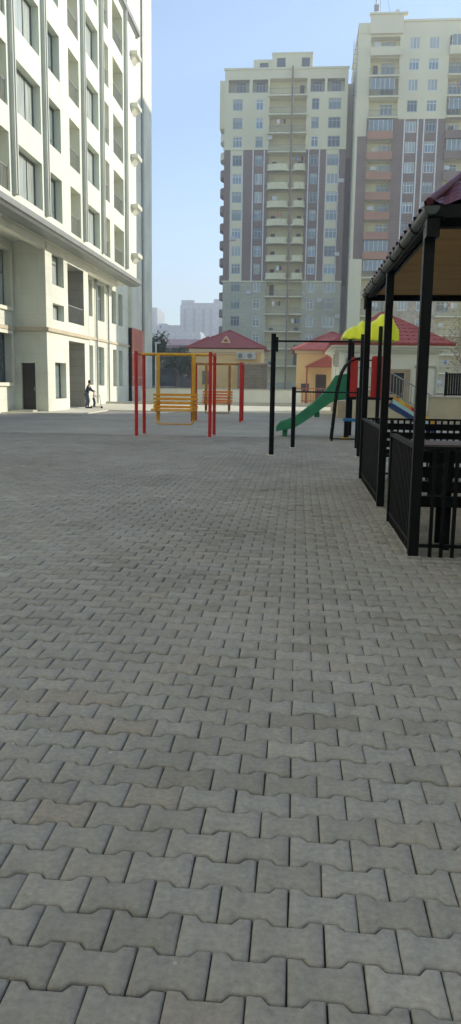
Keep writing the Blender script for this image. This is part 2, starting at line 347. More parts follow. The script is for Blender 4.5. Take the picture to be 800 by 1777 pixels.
mb.quad((-11.6, -8, -.004), (7.3, -8, -.004), (7.3, YN, -.004), (-11.6, YN, -.004))
tag(mb.build('plaza_paving', M['paver_far']), kind='structure')
mb = MB()      # sunlit concrete apron and forecourt past the pavers, with its kerb
mb.box(-24, -9.6, 34.3, 75, -.03, .045)
mb.box(-9.6, 22, 39.2, 75, -.03, .045)
tag(mb.build('forecourt', M['concrete']), kind='structure')
mb = MB(); mb.box(-24, 6, 50.5, 50.75, .04, .17); mb.box(-11, 6, 54.2, 54.4, .04, .17)
tag(mb.build('kerb', M['kerb']), kind='structure')

# ------------------------------------------------------------------ windows (kinds built once, copied after)
def window_mesh(name, w, h, frame, pane, ax, panes=2, transom=.0, fr=.06, blind=0):
    """frame in local coordinates, centred on x (or y), sill at z=0, facing -Y (ax Y) or +X (ax X)"""
    mb = MB()
    def B(a0, a1, z0, z1, d0, d1, m=0):
        if ax == 'Y': mb.box(a0, a1, d0, d1, z0, z1, m)
        else: mb.box(-d1, -d0, a0, a1, z0, z1, m)
    H = w / 2
    B(-H, H, 0, fr, 0, .07); B(-H, H, h - fr, h, 0, .07); B(-H, -H + fr, fr, h - fr, .002, .068); B(H - fr, H, fr, h - fr, .002, .068)
    for i in range(1, panes):
        x = -H + w * i / panes; B(x - fr * .4, x + fr * .4, fr, h - fr, .004, .066)
    if transom: B(-H + fr, H - fr, h * transom, h * transom + fr * .8, .006, .064)
    fo = mb.build(name, frame)
    mb = MB()
    B(-H + fr * .5, H - fr * .5, fr * .5, h - fr * .5, .03, .045)
    if blind: B(-H + fr, H - fr, h * (1 - blind), h - fr, .015, .028, 1)
    po = mb.build('pane', [pane, M['curtain']])
    po.parent = fo
    return fo
PROTO = {}
def proto(key, *a, **k):
    if key not in PROTO: PROTO[key] = [window_mesh(*a, **k), 0]
    return PROTO[key]
def put(key, parent, loc, label=None):
    p = PROTO[key]
    o = p[0] if p[1] == 0 else copy_tree(p[0])
    p[1] += 1
    o.parent = parent; o.location = Vector(loc) - org(parent)
    return o

# ------------------------------------------------------------------ left apartment building
def left_building():
    t = thing('apartment_building', 'cream stone apartment building along the left, grey ledge above its second floor', 'building', (-12, 36, 0))
    # ---- upper facade, plane x=-10.9
    XU = -10.9; Z0, Z1 = 8.15, 32.4
    holes = []; cuts = [26.5, 52.75]
    fl = [8.15 + 3.0 * k for k in range(8)]
    win_big, win_nar, win_mid, logs = [], [], [], []
    for k, z in enumerate(fl):
        if z > 22.9 and k >= 5: z += .9
        zs, zh = z + .35, z + 2.22
        holes.append((30.55, 33.55, zs, zh, .42)); win_big.append((32.05, zs))
        holes.append((34.6, 36.3, zs - .0, zh, .42)); win_nar.append((35.45, zs))
        holes.append((40.45, 43.15, zs, zh, .42)); win_mid.append((41.8, zs))
        for a, b in ((26.9, 29.75), (37.65, 39.4), (44.1, 45.45), (46.45, 49.05)):
            holes.append((a, b, z + .25, z + 2.35, 1.5, 1, 1)); logs.append((a, b, z + .25))
    mb = MB()
    wall(mb, 'X', XU, 1, 24.0, 52.75, Z0, Z1, holes, 0)
    # closing sides and roof
    mb.quad((XU, 52.75, Z0), (-14, 52.75, Z0), (-14, 52.75, Z1), (XU, 52.75, Z1), 0)
    mb.quad((XU, 24, Z0), (XU, 24, Z1), (-24, 24, Z1), (-24, 24, Z0), 0)
    mb.quad((XU, 24, Z1), (XU, 52.75, Z1), (-24, 52.75, Z1), (-24, 24, Z1), 0)
    mb.build('upper_wall', [M['cream_plain'], M['soffit']], t)
    # vertical pilasters standing proud
    for y in (30.15, 33.98, 39.98, 43.65, 49.55):
        mb = MB(); mb.box(XU, XU + .16, y - .16, y + .16, 8.4, Z1); mb.box(XU + .16, XU + .2, y - .05, y + .05, 8.4, Z1)
        mb.build('pilaster', M['pilaster'], t)
    # narrow end bay with small bracket balconies
    for k in range(5):
        z = 8.15 + 3 * k + 1.25
        mb = MB(); mb.box(XU + .003, XU + .45, 51.2, 52.5, z, z + .22); mb.extr([(XU, 51.3, z), (XU + .35, 51.3, z), (XU, 51.3, z - .35)], (0, 1.0, 0))
        mb.build('bracket_shelf', M['trim'], t)
    proto('LA', 'window', 2.94, 1.86, M['frame_dark'], M['curtain'], 'X', 3, 0, .06)
    proto('LB', 'window', 1.66, 1.86, M['frame_dark'], M['glass'], 'X', 2, .25, .06)
    proto('LC', 'window', 2.64, 1.86, M['frame_dark'], M['curtain'], 'X', 2, 0, .06)
    for y, z in win_big: put('LA', t, (XU - .30, y, z + .005))
    for y, z in win_nar: put('LB', t, (XU - .30, y, z + .005))
    for y, z in win_mid: put('LC', t, (XU - .30, y, z + .005))
    for a, b, z in logs:
        mb = MB(); mb.box(XU - 1.49, XU - 1.42, a + .35 * (b - a), b - .15, z, z + 1.95, 0); mb.box(XU - 1.425, XU - 1.415, a + .42 * (b - a), b - .22, z + .1, z + 1.85, 1)
        mb.build('balcony_door', [M['frame_dark'], M['glass_dark']], t)
        mb = MB(); mb.box(XU - .12, XU - .08, a + .02, b - .02, z + .86, z + .90)
        y = a + .08
        while y < b: mb.box(XU - .11, XU - .09, y, y + .02, z, z + .86); y += .16
        mb.build('balcony_railing', M['rail'], t)
    # ---- grey ledges
    for z0, z1, ya, yb in ((7.74, 8.12, 24, 53.2), (23.05, 23.55, 24, 53.2)):
        mb = MB()
        sec = [(XU - .6, z0), (XU + .05, z0), (XU + .14, z0 + .10), (XU + .22, z0 + .13), (XU + .22, z1 - .08), (XU + .18, z1), (XU - .0, z1 + .06), (XU - .6, z1 + .06)]
        mb.extr([(x, ya, z) for x, z in sec], (0, yb - ya, 0)); mb.build('ledge', M['ledge'], t)
    # ---- lower wing, plane x=-11.7
    XW = -11.7
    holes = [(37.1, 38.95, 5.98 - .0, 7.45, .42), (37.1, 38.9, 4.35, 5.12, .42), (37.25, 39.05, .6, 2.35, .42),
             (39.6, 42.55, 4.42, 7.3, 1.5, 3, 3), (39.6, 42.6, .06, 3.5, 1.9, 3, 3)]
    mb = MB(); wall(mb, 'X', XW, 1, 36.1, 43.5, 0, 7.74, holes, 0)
    # side wall facing the camera with the door, and the set back bay with the tall windows
    wall(mb, 'Y', 36.1, -1, -13.3, XW, 0, 7.74, [(-12.98, -12.3, .06, 2.3, .25, 1)], 2)
    wall(mb, 'X', -13.3, 1, 24, 36.1, 0, 7.74, [(33.2, 35.85, 4.75, 7.3, .4), (33.2, 35.7, 1.35, 3.6, .4)], 0)
    # far set back bay
    XB = -12.5
    hb = [(46.5, 47.4, 5.3, 7.45, .35), (48.35, 50.35, 5.2, 7.45, .35), (52.3, 53.6, 5.3, 7.45, .35), (54.3, 55.6, 5.3, 7.45, .35),
          (46.5, 47.4, 1.25, 3.6, .35), (48.3, 50.15, 1.2, 3.6, .35), (52.55, 53.65, 1.15, 3.6, .35), (54.3, 55.45, 1.15, 3.6, .35)]
    wall(mb, 'X', XB, 1, 43.5, 57.4, 0, 8.3, hb, 0)
    mb.quad((XW, 43.5, 0), (XB - .2, 43.5, 0), (XB - .2, 43.5, 7.74), (XW, 43.5, 7.74), 0)
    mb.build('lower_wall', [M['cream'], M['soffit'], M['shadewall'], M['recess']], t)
    mb = MB(); mb.box(-15.5, XU - .05, 24, 52.75, 7.76, 7.9); mb.build('soffit', M['soffit'], t)
    mb = MB(); mb.box(XW - .35, XW + .05, 43.55, 50.4, 7.42, 7.74); mb.box(XW + .003, XW + .05, 36.2, 43.55, 7.4, 7.74); mb.box(XW - .25, XW + .05, 30.6, 36.05, 7.4, 7.74); mb.build('beam', M['trim'], t)
    mb = MB()
    mb.box(XW, XW + .12, 36.0, 43.6, 3.75, 3.92); mb.box(-13.3, XW, 35.98, 36.1, 3.75, 3.92); mb.box(-13.3, -13.18, 24, 35.98, 3.75, 3.92); mb.box(XB, XB + .1, 43.65, 57.5, 3.95, 4.1)
    mb.build('string_course', M['band'], t)
    # tall dark windows on the near set back wall, inside pale surrounds
    for z, h, ya, yb in ((4.77, 2.5, 33.25, 35.8), (1.37, 2.2, 33.25, 35.65)):
        mb = MB(); e = .16
        for a, b, c, d in ((ya - e, ya, z - e, z + h + e), (yb, yb + e, z - e, z + h + e), (ya, yb, z - e, z), (ya, yb, z + h, z + h + e)): mb.box(-13.3, -13.19, a, b, c, d)
        mb.build('window_surround', M['trim'], t)
    def lw(key, y0, y1, z0, z1, x, panes, tr=0., pane='glass_dark', fr='frame_dark'):
        proto(key, 'window', y1 - y0 - .02, z1 - z0 - .02, M[fr], M[pane], 'X', panes, tr, .06)
        put(key, t, (x, (y0 + y1) / 2, z0 + .01))
    lw('La', 33.2, 35.85, 4.75, 7.3, -13.58, 3, .6, 'curtain'); lw('Lb', 33.2, 35.7, 1.35, 3.6, -13.58, 3, .55)
    lw('Lc', 37.1, 38.95, 5.98, 7.45, XW - .3, 2, .7, 'curtain'); lw('Ld', 37.1, 38.9, 4.35, 5.12, XW - .3, 2, 0, 'curtain'); lw('Le', 37.25, 39.05, .6, 2.35, XW - .3, 2, .6, 'glass')
    for i, h in enumerate(hb): lw('Lf%d' % i, h[0], h[1], h[2], h[3], XB - .24, 1 + (h[1] - h[0] > 1.5), .62, 'glass', 'frame_grey')
    mb = MB(); mb.box(-12.97, -12.31, 36.28, 36.33, .06, 2.29, 0); d = mb.build('door', M['door_dark'], t)
    mb = MB(); mb.box(-12.42, -12.39, 36.22, 36.28, 1.0, 1.18); mb.build('door_handle', M['metalgrey'], d)
    mb = MB(); mb.box(-13.25, -12.15, 35.2, 36.1, -.02, .12); mb.build('doorstep', M['kerb'], t)
    for y in (46.0, 48.0, 51.0):
        mb = MB(); mb.tube((XB + .1, y, .1), (XB + .1, y, 7.6), .055, 8); 
        mb.box(XB + .02, XB + .17, y - .1, y + .1, 7.4, 7.7); mb.build('downpipe', M['metalgrey'], t)
    mb = MB(); mb.box(XW - 1.88, XW - 1.83, 40.1, 41.9, .06, 2.3); mb.build('entrance_door', M['pilaster'], t)
    mb = MB(); mb.box(XW - .1, XW - .06, 39.65, 42.5, 5.25, 5.3)
    for k in range(16): mb.box(XW - .09, XW - .07, 39.7 + k * .18, 39.72 + k * .18, 4.45, 5.25)
    mb.build('balcony_railing', M['rail'], t)
    # ---- end stair tower, plain walls, red brown base
    mb = MB(); wall(mb, 'X', XB + .25, 1, 57.4, 61.4, 5.35, 33.4, (), 0); 
    mb.quad((XB + .25, 57.4, 0), (XB - 1, 57.4, 0), (XB - 1, 57.4, 33.4), (XB + .25, 57.4, 33.4)); wall(mb, 'X', -12.75, 1, 52.75, 57.4, 8.0, 33.4, (), 0)
    mb.quad((XB + .25, 57.4, 33.4), (XB + .25, 61.4, 33.4), (-20, 61.4, 33.4), (-20, 57.4, 33.4)); mb.quad((-12.75, 52.75, 33.4), (-12.75, 57.4, 33.4), (-20, 57.4, 33.4), (-20, 52.75, 33.4))
    mb.build('stair_tower_wall', M['shadewall'], t)
    mb = MB(); mb.box(XB, XB + .3, 57.4, 61.4, 1.15, 5.35); mb.build('red_base_panel', M['redpanel'], t)
    mb = MB(); mb.box(-16, -12.05, 61.4, 64.4, 0, 33.0); mb.build('end_bay_wall', M['shadewall'], t)
    mb = MB(); mb.box(XB, XB + .34, 57.4, 61.4, .04, 1.15); mb.build('plinth', M['trim'], t)
    mb = MB(); mb.tube((XB + .34, 61.3, 5.4), (XB + .34, 61.3, 33), .09, 8); mb.build('downpipe', M['metalgrey'], t)
    # second stair column facing the courtyard, catching the sun above
    for y, z in ((26.2, 8.15),): pass
left_building()

# ------------------------------------------------------------------ tower blocks
def tower_windows():
    kinds = [('white', M['frame_white'], M['glass_blue']), ('white', M['frame_white'], M['curtain']), ('grey', M['frame_grey'], M['glass_dark']),
             ('grey', M['frame_grey'], M['glass']), ('white', M['frame_white'], M['glass'])]
    for i, (n_, f_, g_) in enumerate(kinds):
        for w_, pn in ((1.2, 2), (1.55, 3), (2.0, 3)):
            proto(('T', i, w_), 'window', w_, 1.68, f_, g_, 'Y', pn, .68 if i % 2 == 0 else 0, .11, blind=(.35 if i in (0, 3) else 0))
tower_windows()
def rail_mb(mb, x0, x1, y, z, h=.95, m=0, step=.22):
    mb.box(x0, x1, y - .03, y + .03, z + h - .05, z + h, m); mb.box(x0, x1, y - .02, y + .02, z + .08, z + .12, m)
    x = x0
    while x < x1: mb.box(x, x + .03, y - .012, y + .012, z + .12, z + h - .05, m); x += step
def ac_unit(mb, x, y, z, m=0):
    mb.box(x, x + .85, y - .3, y, z, z + .6, m)
def tower1():
    D = 135.; fh = 2.85; s0 = 1.65
    t = thing('tower_block', 'tall pale tower block with brown vertical stripes and a middle stack of balconies, flat roof', 'building', (-3, D, 0))
    slabs = [s0 + fh * k for k in range(17)]
    zt, zb = 39.2, 18.3
    cols = [(-11.05, 1.55), (-7.5, 1.2), (1.5, 1.2), (4.6, 2.0)]
    rr = random.Random(3); holes = []; wins = []
    for k, z in enumerate(slabs):
        if k == 16: continue
        for ci, (cx, w_) in enumerate(cols):
            holes.append((cx - w_ / 2, cx + w_ / 2, z + .72, z + 2.42, .22)); wins.append((cx, z + .73, w_))
    z = slabs[16]
    for a, b in ((-12.6, -9.2), (-8.7, -6.2), (.6, 2.9), (3.3, 6.1)): holes.append((a, b, z + .55, z + 2.5, 1.2, 2, 2))
    for z in slabs: holes.append((-5.9, .05, z + .0, z + fh - .22, 1.5, 3, 3))
    def mf(a, z):
        if z > zt: return 0
        if z < zb: return 2
        for x0, x1 in ((-12.1, -10.1), (3.5, 5.4)):
            if x0 < a < x1: return 0
        return 1
    mb = MB()
    wall(mb, 'Y', D, -1, -13.2, 6.6, 0, 51.2, holes, 0, (-12.1, -10.1, 3.5, 5.4), (zt, zb), mf)
    wall(mb, 'X', -13.2, -1, D, D + 17, 0, 51.2, (), 0, (), (zt, zb), lambda a, z: 0 if z > zt else (2 if z < zb else 1))
    mb.quad((6.6, D, 0), (6.6, D + 17, 0), (6.6, D + 17, 51.2), (6.6, D, 51.2), 1)
    wall(mb, 'Y', D + 6, -1, 6.6, 12, 0, 51.0, (), 0, (), (zt, zb), lambda a, z: 0 if z > zt else (2 if z < zb else 1))
    mb.quad((-13.2, D, 51.2), (6.6, D, 51.2), (6.6, D + 17, 51.2), (-13.2, D + 17, 51.2), 0)
    mb.build('wall', [M['t_pale'], M['t_brown'], M['t_stone'], M['t_lit']], t)
    mb = MB(); mb.box(-13.35, 6.75, D - .15, D + .2, 51.2, 51.5); mb.box(-13.4, 6.7, D - .12, D, 39.05, 39.25); mb.box(-13.4, 6.7, D - .12, D, 18.2, 18.42)
    mb.build('cornice', M['t_pale'], t)
    # roof boxes
    mb = MB(); wall(mb, 'Y', D + 1.5, -1, -8.7, -5.6, 51.5, 53.3, [(-7.7, -6.3, 51.75, 52.8, .2, 0, 1)], 0); wall(mb, 'Y', D + 1, -1, -5.6, .8, 51.5, 53.9, [(-4.9, -3.5, 51.8, 53.3, .2, 0, 1), (-.9, .4, 51.8, 53.3, .2, 0, 1)], 0)
    mb.box(-8.7, -5.6, D + 1.71, D + 8, 51.3, 53.3); mb.box(-5.6, .8, D + 1.22, D + 8, 51.3, 53.9); mb.box(-5.7, .9, D + .9, D + 8.1, 53.9, 54.1)
    mb.box(-3.3, -2.0, D + 3, D + 4.5, 54.1, 54.75)
    mb.build('roof_house', [M['t_pale'], M['glass_dark']], t)
    for cx, z, w_ in wins:
        hi = z > zt
        i = rr.choice([0, 1, 2, 3, 4] if not hi else [0, 2, 3, 4])
        wk = min((1.2, 1.55, 2.0), key=lambda q: abs(q - w_)); put(('T', i, wk), t, (cx, D + .09, z + .01))
    # top floor loggia windows
    z = slabs[16]
    for cx in (-10.6, -7.4, 1.75, 4.8): put(('T', 2, 1.55), t, (cx, D + 1.1, z + .8))
    # white verticals framing the window strips, sills
    mb = MB()
    for x in (-8.42, -6.6, .62, 2.35): mb.box(x - .09, x + .09, D - .12, D, zb + .13, zt - .15)
    for x in (-12.1, -10.1, 3.5, 5.5): mb.box(x - .05, x + .05, D - .08, D, zb + .13, zt - .15)
    mb.build('white_strip', M['frame_white'], t)
    # balconies, three kinds
    bi = 0
    for k, z in enumerate(slabs[1:], 1):
        mb = MB(); mid = zb - 1 < z < zt - 1.5
        mb.box(-6.1, .2, D - .75, D + .2, z - .2, z + .02, 0)
        if mid:
            for x0, x1 in ((-6.05, -2.45), (-1.9, .15)):
                n = 8; pts = []
                for i in range(n + 1):
                    a = math.pi * i / n; pts.append(((x0 + x1) / 2 - (x1 - x0) / 2 * math.cos(a), D - .1 - .95 * math.sin(a) ** .6, z - .2))
                mb.extr(pts, (0, 0, 1.05), 0)
        else: rail_mb(mb, -5.9, .05, D - .68, z, .95, 1)
        b = mb.build('balcony', [M['t_lit'] if mid else M['t_pale'], M['rail']], t)
        for x, w_ in ((-5.0, .7), (-.7, .7)):
            if rr.random() < .6:
                hh = rr.choice([.55, .6, 1.9]) if not mid else .6
                o = MB(); o.box(x - w_ / 2, x + w_ / 2, D + 1.4, D + 1.48, z + (1.15 if mid else .1), z + (1.15 if mid else .1) + hh); o.build('balcony_door', M['clutter'], t)
    mb = MB(); mb.box(-2.4, -2.15, D - .9, D - .7, 0, 51.4); mb.build('downpipe', M['t_brown'], t)
    mb = MB(); mb.box(-2.35, -2.1, D - .6, D + 1.4, 0, 51.0); mb.build('balcony_divider', M['t_lit'], t)
    for k, x in ((14, -4.6), (12, -1.6), (9, -4.9), (6, -4.2), (3, -1.5), (4, -4.8)):
        for j in range(3):
            mb = MB(); mb.box(x + j * .5, x + j * .5 + .38, D - .60, D - .57, slabs[k] + 1.3, slabs[k] + 2.0); mb.build('laundry', rr.choice([M['frame_white'], M['blue'], M['t_red'], M['clutter']]), t)
    # side balconies in profile
    for k, z in enumerate(slabs[1:15], 1):
        mb = MB(); pts = []
        for i in range(9):
            a = math.pi * i / 8; pts.append((-13.2 - 1.1 * math.sin(a) ** .7, D + 5.2 - 2.2 * math.cos(a), z - .2))
        mb.extr(pts, (0, 0, 1.15)); mb.build('side_balcony', M['t_brown'] if k < 13 else M['t_pale'], t)
    mb = MB(); mb.box(-14.2, -13.2, D + 2, D + 8, 43.0, 50.4); mb.build('side_bay', M['t_pale'], t)
    for x, z in ((-12.0, 24.9), (-5.2, 31.2), (5.6, 33.9), (5.3, 22.4), (2.7, 15.0), (-9.2, 16.2), (2.6, 5.2), (5.7, 12.4), (-6.2, 40.6)):
        mb = MB(); ac_unit(mb, x, D - .05, z); mb.build('air_conditioner', M['ac'], t)
tower1()
def tower2():
    D = 130.; fh = 2.97
    t = thing('tower_block', 'taller tower block on the right with terracotta balconies, brown stripes and a rooftop mast', 'building', (16, D, 0))
    slabs = [42.1 + fh * k for k in range(-14, 4)]; XL, XR = 7.7, 27.0
    zt, zb = 42.1, 20.9
    rr = random.Random(5); holes = []; wins = []
    def mf(a, z):
        if a < 9.4: return 1 if (zb < z < 39.5 and a > 8.05) else 0
        if z > zt: return 0
        if z < zb: return 2
        return 1
    for k, z in enumerate(slabs):
        if z < -1: continue
        for cx, w_ in ((16.2, 1.55), (19.15, 1.55)): holes.append((cx - w_ / 2, cx + w_ / 2, z + .85, z + 2.5, .22)); wins.append((cx, z + .86, w_, k))
        holes.append((9.6, 14.0 if z > zt - 1 else 13.3, z + .0, z + fh - .28, 1.5, 3, 3))
        holes.append((21.4, 25.6, z + .0, z + fh - .28, 1.5, 3, 3))
    mb = MB()
    wall(mb, 'Y', D, -1, XL, XR, 0, 55.7, holes, 0, (8.05, 9.4, 14.0), (zt, zb, 39.5), mf)
    sh = []
    for k, z in enumerate(slabs):
        if z > 3: sh.append((D + 7.2, D + 8.8, z + 1.2, z + 2.2, .3, 0, 4))
    wall(mb, 'X', XL, -1, D, D + 18, 0, 54.2, sh, 0, (D + 11,), (zt, zb), lambda a, z: (1 if (a > D + 11 and z < zt) else 0))
    mb.quad((XL, D, 55.7), (XR, D, 55.7), (XR, D + 18, 55.7), (XL, D + 18, 55.7), 0)
    mb.build('wall', [M['t_pale'], M['t_brown'], M['t_stone2'], M['t_lit'], M['glass_dark']], t)
    for bx_ in ((14.35, XR, D - .2, D + .1, 55.7, 56.0), (14.0, XR, D - .1, D, 41.9, 42.12), (9.4, 14.3, D - .5, D + .1, 54.0, 56.6), (7.7, 9.4, D - .1, D, 54.2, 54.6)):
        mb = MB(); mb.box(*bx_); c_ = mb.build('cornice', M['t_pale'], t)
        if bx_[0] == 9.4: mb = MB(); mb.box(9.2, 14.9, D - .7, D + .3, 56.6, 56.85); mb.build('cornice_cap', M['t_pale'], c_)
    mb = MB(); mb.box(7.5, 9.5, D - .55, D - .01, 0, zb + .2); mb.build('corner_pier', M['t_pale'], t)
    for cx, z, w_, k in wins:
        if z > 53: continue
        put(('T', rr.choice([0, 1, 3, 4, 2]), 1.55), t, (cx, D + .09, z + .01))
    mb = MB()
    for x in (15.2, 17.2, 18.15, 20.15): mb.box(x - .1, x + .1, D - .14, D, zb, zt - .2)
    mb.build('white_strip', M['frame_white'], t)
    for k, z in enumerate(slabs):
        if z < -1: continue
        for x0, x1 in ((9.5, 14.05 if z > zt - 1 else 13.4), (21.3, 25.7)):
            mb = MB(); top = z > zt - 1; low = z < zb - 1
            mb.box(x0, x1, D - .85, D + .1, z - .2, z + .02, 0)
            if top and k > len(slabs) - 2: mb.box(x0, x1, D - .85, D - .7, z, z + 1.0, 0)
            elif top or low: rail_mb(mb, x0, x1, D - .78, z, .95, 1)
            else:
                mb.box(x0, x1, D - .87, D - .72, z - .25, z + .9, 2); mb.box(x0, x0 + .15, D - .72, D, z - .25, z + .9, 2); mb.box(x1 - .15, x1, D - .72, D, z - .25, z + .9, 2)
            mb.build('balcony', [M['t_pale'], M['rail'], M['t_red'] if x0 < 20 else M['t_brown']], t)
            if not low or rr.random() < .7:
                put(('T', rr.choice([0, 1, 3, 4]), 2.0), t, (x0 + (2.9 if x0 < 20 else 1.4), D + 1.35, z + .75))
            if rr.random() < .7:
                o = MB(); x = x0 + rr.uniform(.2, .9)
                if rr.random() < .5: ac_unit(o, x, D + .2, z + 1.3); o.build('air_conditioner', M['ac'], t)
                else: o.box(x, x + .7, D + 1.38, D + 1.46, z + .05, z + 2.1); o.build('balcony_door', M['clutter'] if rr.random() < .6 else M['frame_white'], t)
    for k, z in enumerate(slabs):
        if z < -1: continue
        for x0 in (9.7, 21.6):
            u = rr.random()
            if u < .28:
                for j in range(rr.randint(2, 4)):
                    x = x0 + 1.0 + j * .55; hh = rr.uniform(.5, .9)
                    mb = MB(); mb.box(x, x + .42, D - .66, D - .63, z + 2.0 - hh, z + 2.0); mb.build('laundry', rr.choice([M['frame_white'], M['blue'], M['t_red'], M['ac']]), t)
            elif u < .5:
                mb = MB(); mb.box(x0, x0 + 3.6, D - .70, D - .66, z + .95, z + 2.55, 1)
                for j in range(6): mb.box(x0 + j * .71, x0 + j * .71 + .07, D - .74, D - .70, z + .95, z + 2.6, 0)
                mb.build('balcony_glazing', [M['frame_white'], M['glass']], t)
    # roof mast, pipe
    mb = MB(); mb.tube((10.3, D + 2, 56.8), (10.3, D + 2, 61.8), .10, 6); mb.tube((11.0, D + 2, 56.8), (10.9, D + 2, 62.3), .05, 6); mb.box(10.0, 10.7, D + 1.8, D + 2.2, 58.2, 59.0)
    mb.tube((11.3, D + 2, 62.4), (12.6, D + 2, 57.4), .03, 4)
    mb.build('roof_mast', M['rail'], t); mb = MB(); mb.box(13.2, 13.8, D + 1, D + 2, 56.8, 57.9); mb.build('roof_vent', M['ac'], t)
    mb = MB()
    for x in (7.0, 7.55): mb.tube((x, D - .4, 45.0), (x, D - .4, 53.0), .045, 5)
    for k in range(12): mb.tube((7.0, D - .4, 45.3 + k * .65), (7.55, D - .4, 45.3 + k * .65), .03, 4)
    mb.tube((7.0, D - .4, 46), (7.72, D + .1, 46), .03, 4); mb.tube((7.55, D - .4, 51.5), (7.72, D + .1, 51.5), .03, 4)
    mb.build('roof_ladder', M['rail'], t)
tower2()

# far buildings in the haze
def far_block(label, x0, x1, y, z, extra=()):
    t = thing('apartment_building', label, 'building', ((x0 + x1) / 2, y, 0), group=None)
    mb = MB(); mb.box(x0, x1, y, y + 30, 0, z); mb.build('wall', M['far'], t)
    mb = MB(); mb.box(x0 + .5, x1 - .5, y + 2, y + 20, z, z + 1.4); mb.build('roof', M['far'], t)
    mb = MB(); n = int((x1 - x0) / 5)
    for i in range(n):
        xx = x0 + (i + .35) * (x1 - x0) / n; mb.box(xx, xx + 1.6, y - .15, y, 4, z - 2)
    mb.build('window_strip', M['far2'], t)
    for a, b, h in extra: mb = MB(); mb.box(a, b, y + 1, y + 12, z, z + h); mb.build('roof_house', M['far'], t)
far_block('hazy slab block far behind, tallest, flat top with roof frame, left of the striped tower', -68, -52, 450, 44.5, ((-67.5, -60, 2.8),))
far_block('hazy pale block far off with rounded top, right against the striped tower', -52, -36, 440, 43.5, ((-48, -42, 3.4),))
far_block('hazy lower block far off, between the cream building and the hazy slab block', -86, -70, 470, 33.5, ((-84, -79, 2.2),))
far_block('hazy low block in front of the hazy slab block', -66, -50, 400, 25.5)
far_block('slim hazy block far off, just beside the cream building edge', -118, -101, 560, 52)

# ------------------------------------------------------------------ peach house behind the low wall
def hip_roof(mb, x0, x1, y0, y1, ze, zr, ridge_in, m=0, th=.12):
    cx = (x0 + x1) / 2; a = (x0 + ridge_in, (y0 + y1) / 2, zr); b = (x1 - ridge_in, (y0 + y1) / 2, zr)
    c = [(x0, y0, ze), (x1, y0, ze), (x1, y1, ze), (x0, y1, ze)]
    mb.poly([c[0], c[1], b, a] if ridge_in < (x1 - x0) / 2 - .01 else [c[0], c[1], a], m); mb.poly([c[1], c[2], b], m); mb.poly([c[2], c[3], a, b] if ridge_in < (x1 - x0) / 2 - .01 else [c[2], c[3], a], m); mb.poly([c[3], c[0], a], m)
    mb.box(x0, x1, y0, y1, ze - .05, ze - .002, m)
    for q, r_ in ((c[0], a), (c[1], b), (c[2], b), (c[3], a)): mb.tube(q, r_, .09, 6, m)
def roof_tiles(x0, x1, y0, z0, apex, rows, m_, parent, colw=.3):
    """ridged metal tile courses over the hip face that looks at the camera"""
    mb = MB(); ax, ay, az = apex
    for r in range(rows):
        t0, t1 = r / rows, (r + 1) / rows
        l0, r0_ = x0 + (ax - x0) * t0, x1 + (ax - x1) * t0; l1, r1_ = x0 + (ax - x0) * t1, x1 + (ax - x1) * t1
        ya, yb = y0 + (ay - y0) * t0, y0 + (ay - y0) * t1; za, zb_ = z0 + (az - z0) * t0, z0 + (az - z0) * t1
        n = max(2, int((r0_ - l0) / colw * 2)); 
        v = []
        for i in range(n + 1):
            f = i / n; b = .05 * (1 if i % 2 else .35)
            v.append((l0 + (r0_ - l0) * f, ya - .02, za + b + .03)); v.append((l1 + (r1_ - l1) * f, yb - .02, zb_ + b * .8 + .01)); v.append((l0 + (r0_ - l0) * f, ya - .02, za - .005))
        mb.add(v, [(3 * i, 3 * i + 3, 3 * i + 4, 3 * i + 1) for i in range(n)] + [(3 * i + 2, 3 * i + 5, 3 * i + 3, 3 * i) for i in range(n)])
    return mb.build('roof_tiles', m_, parent)
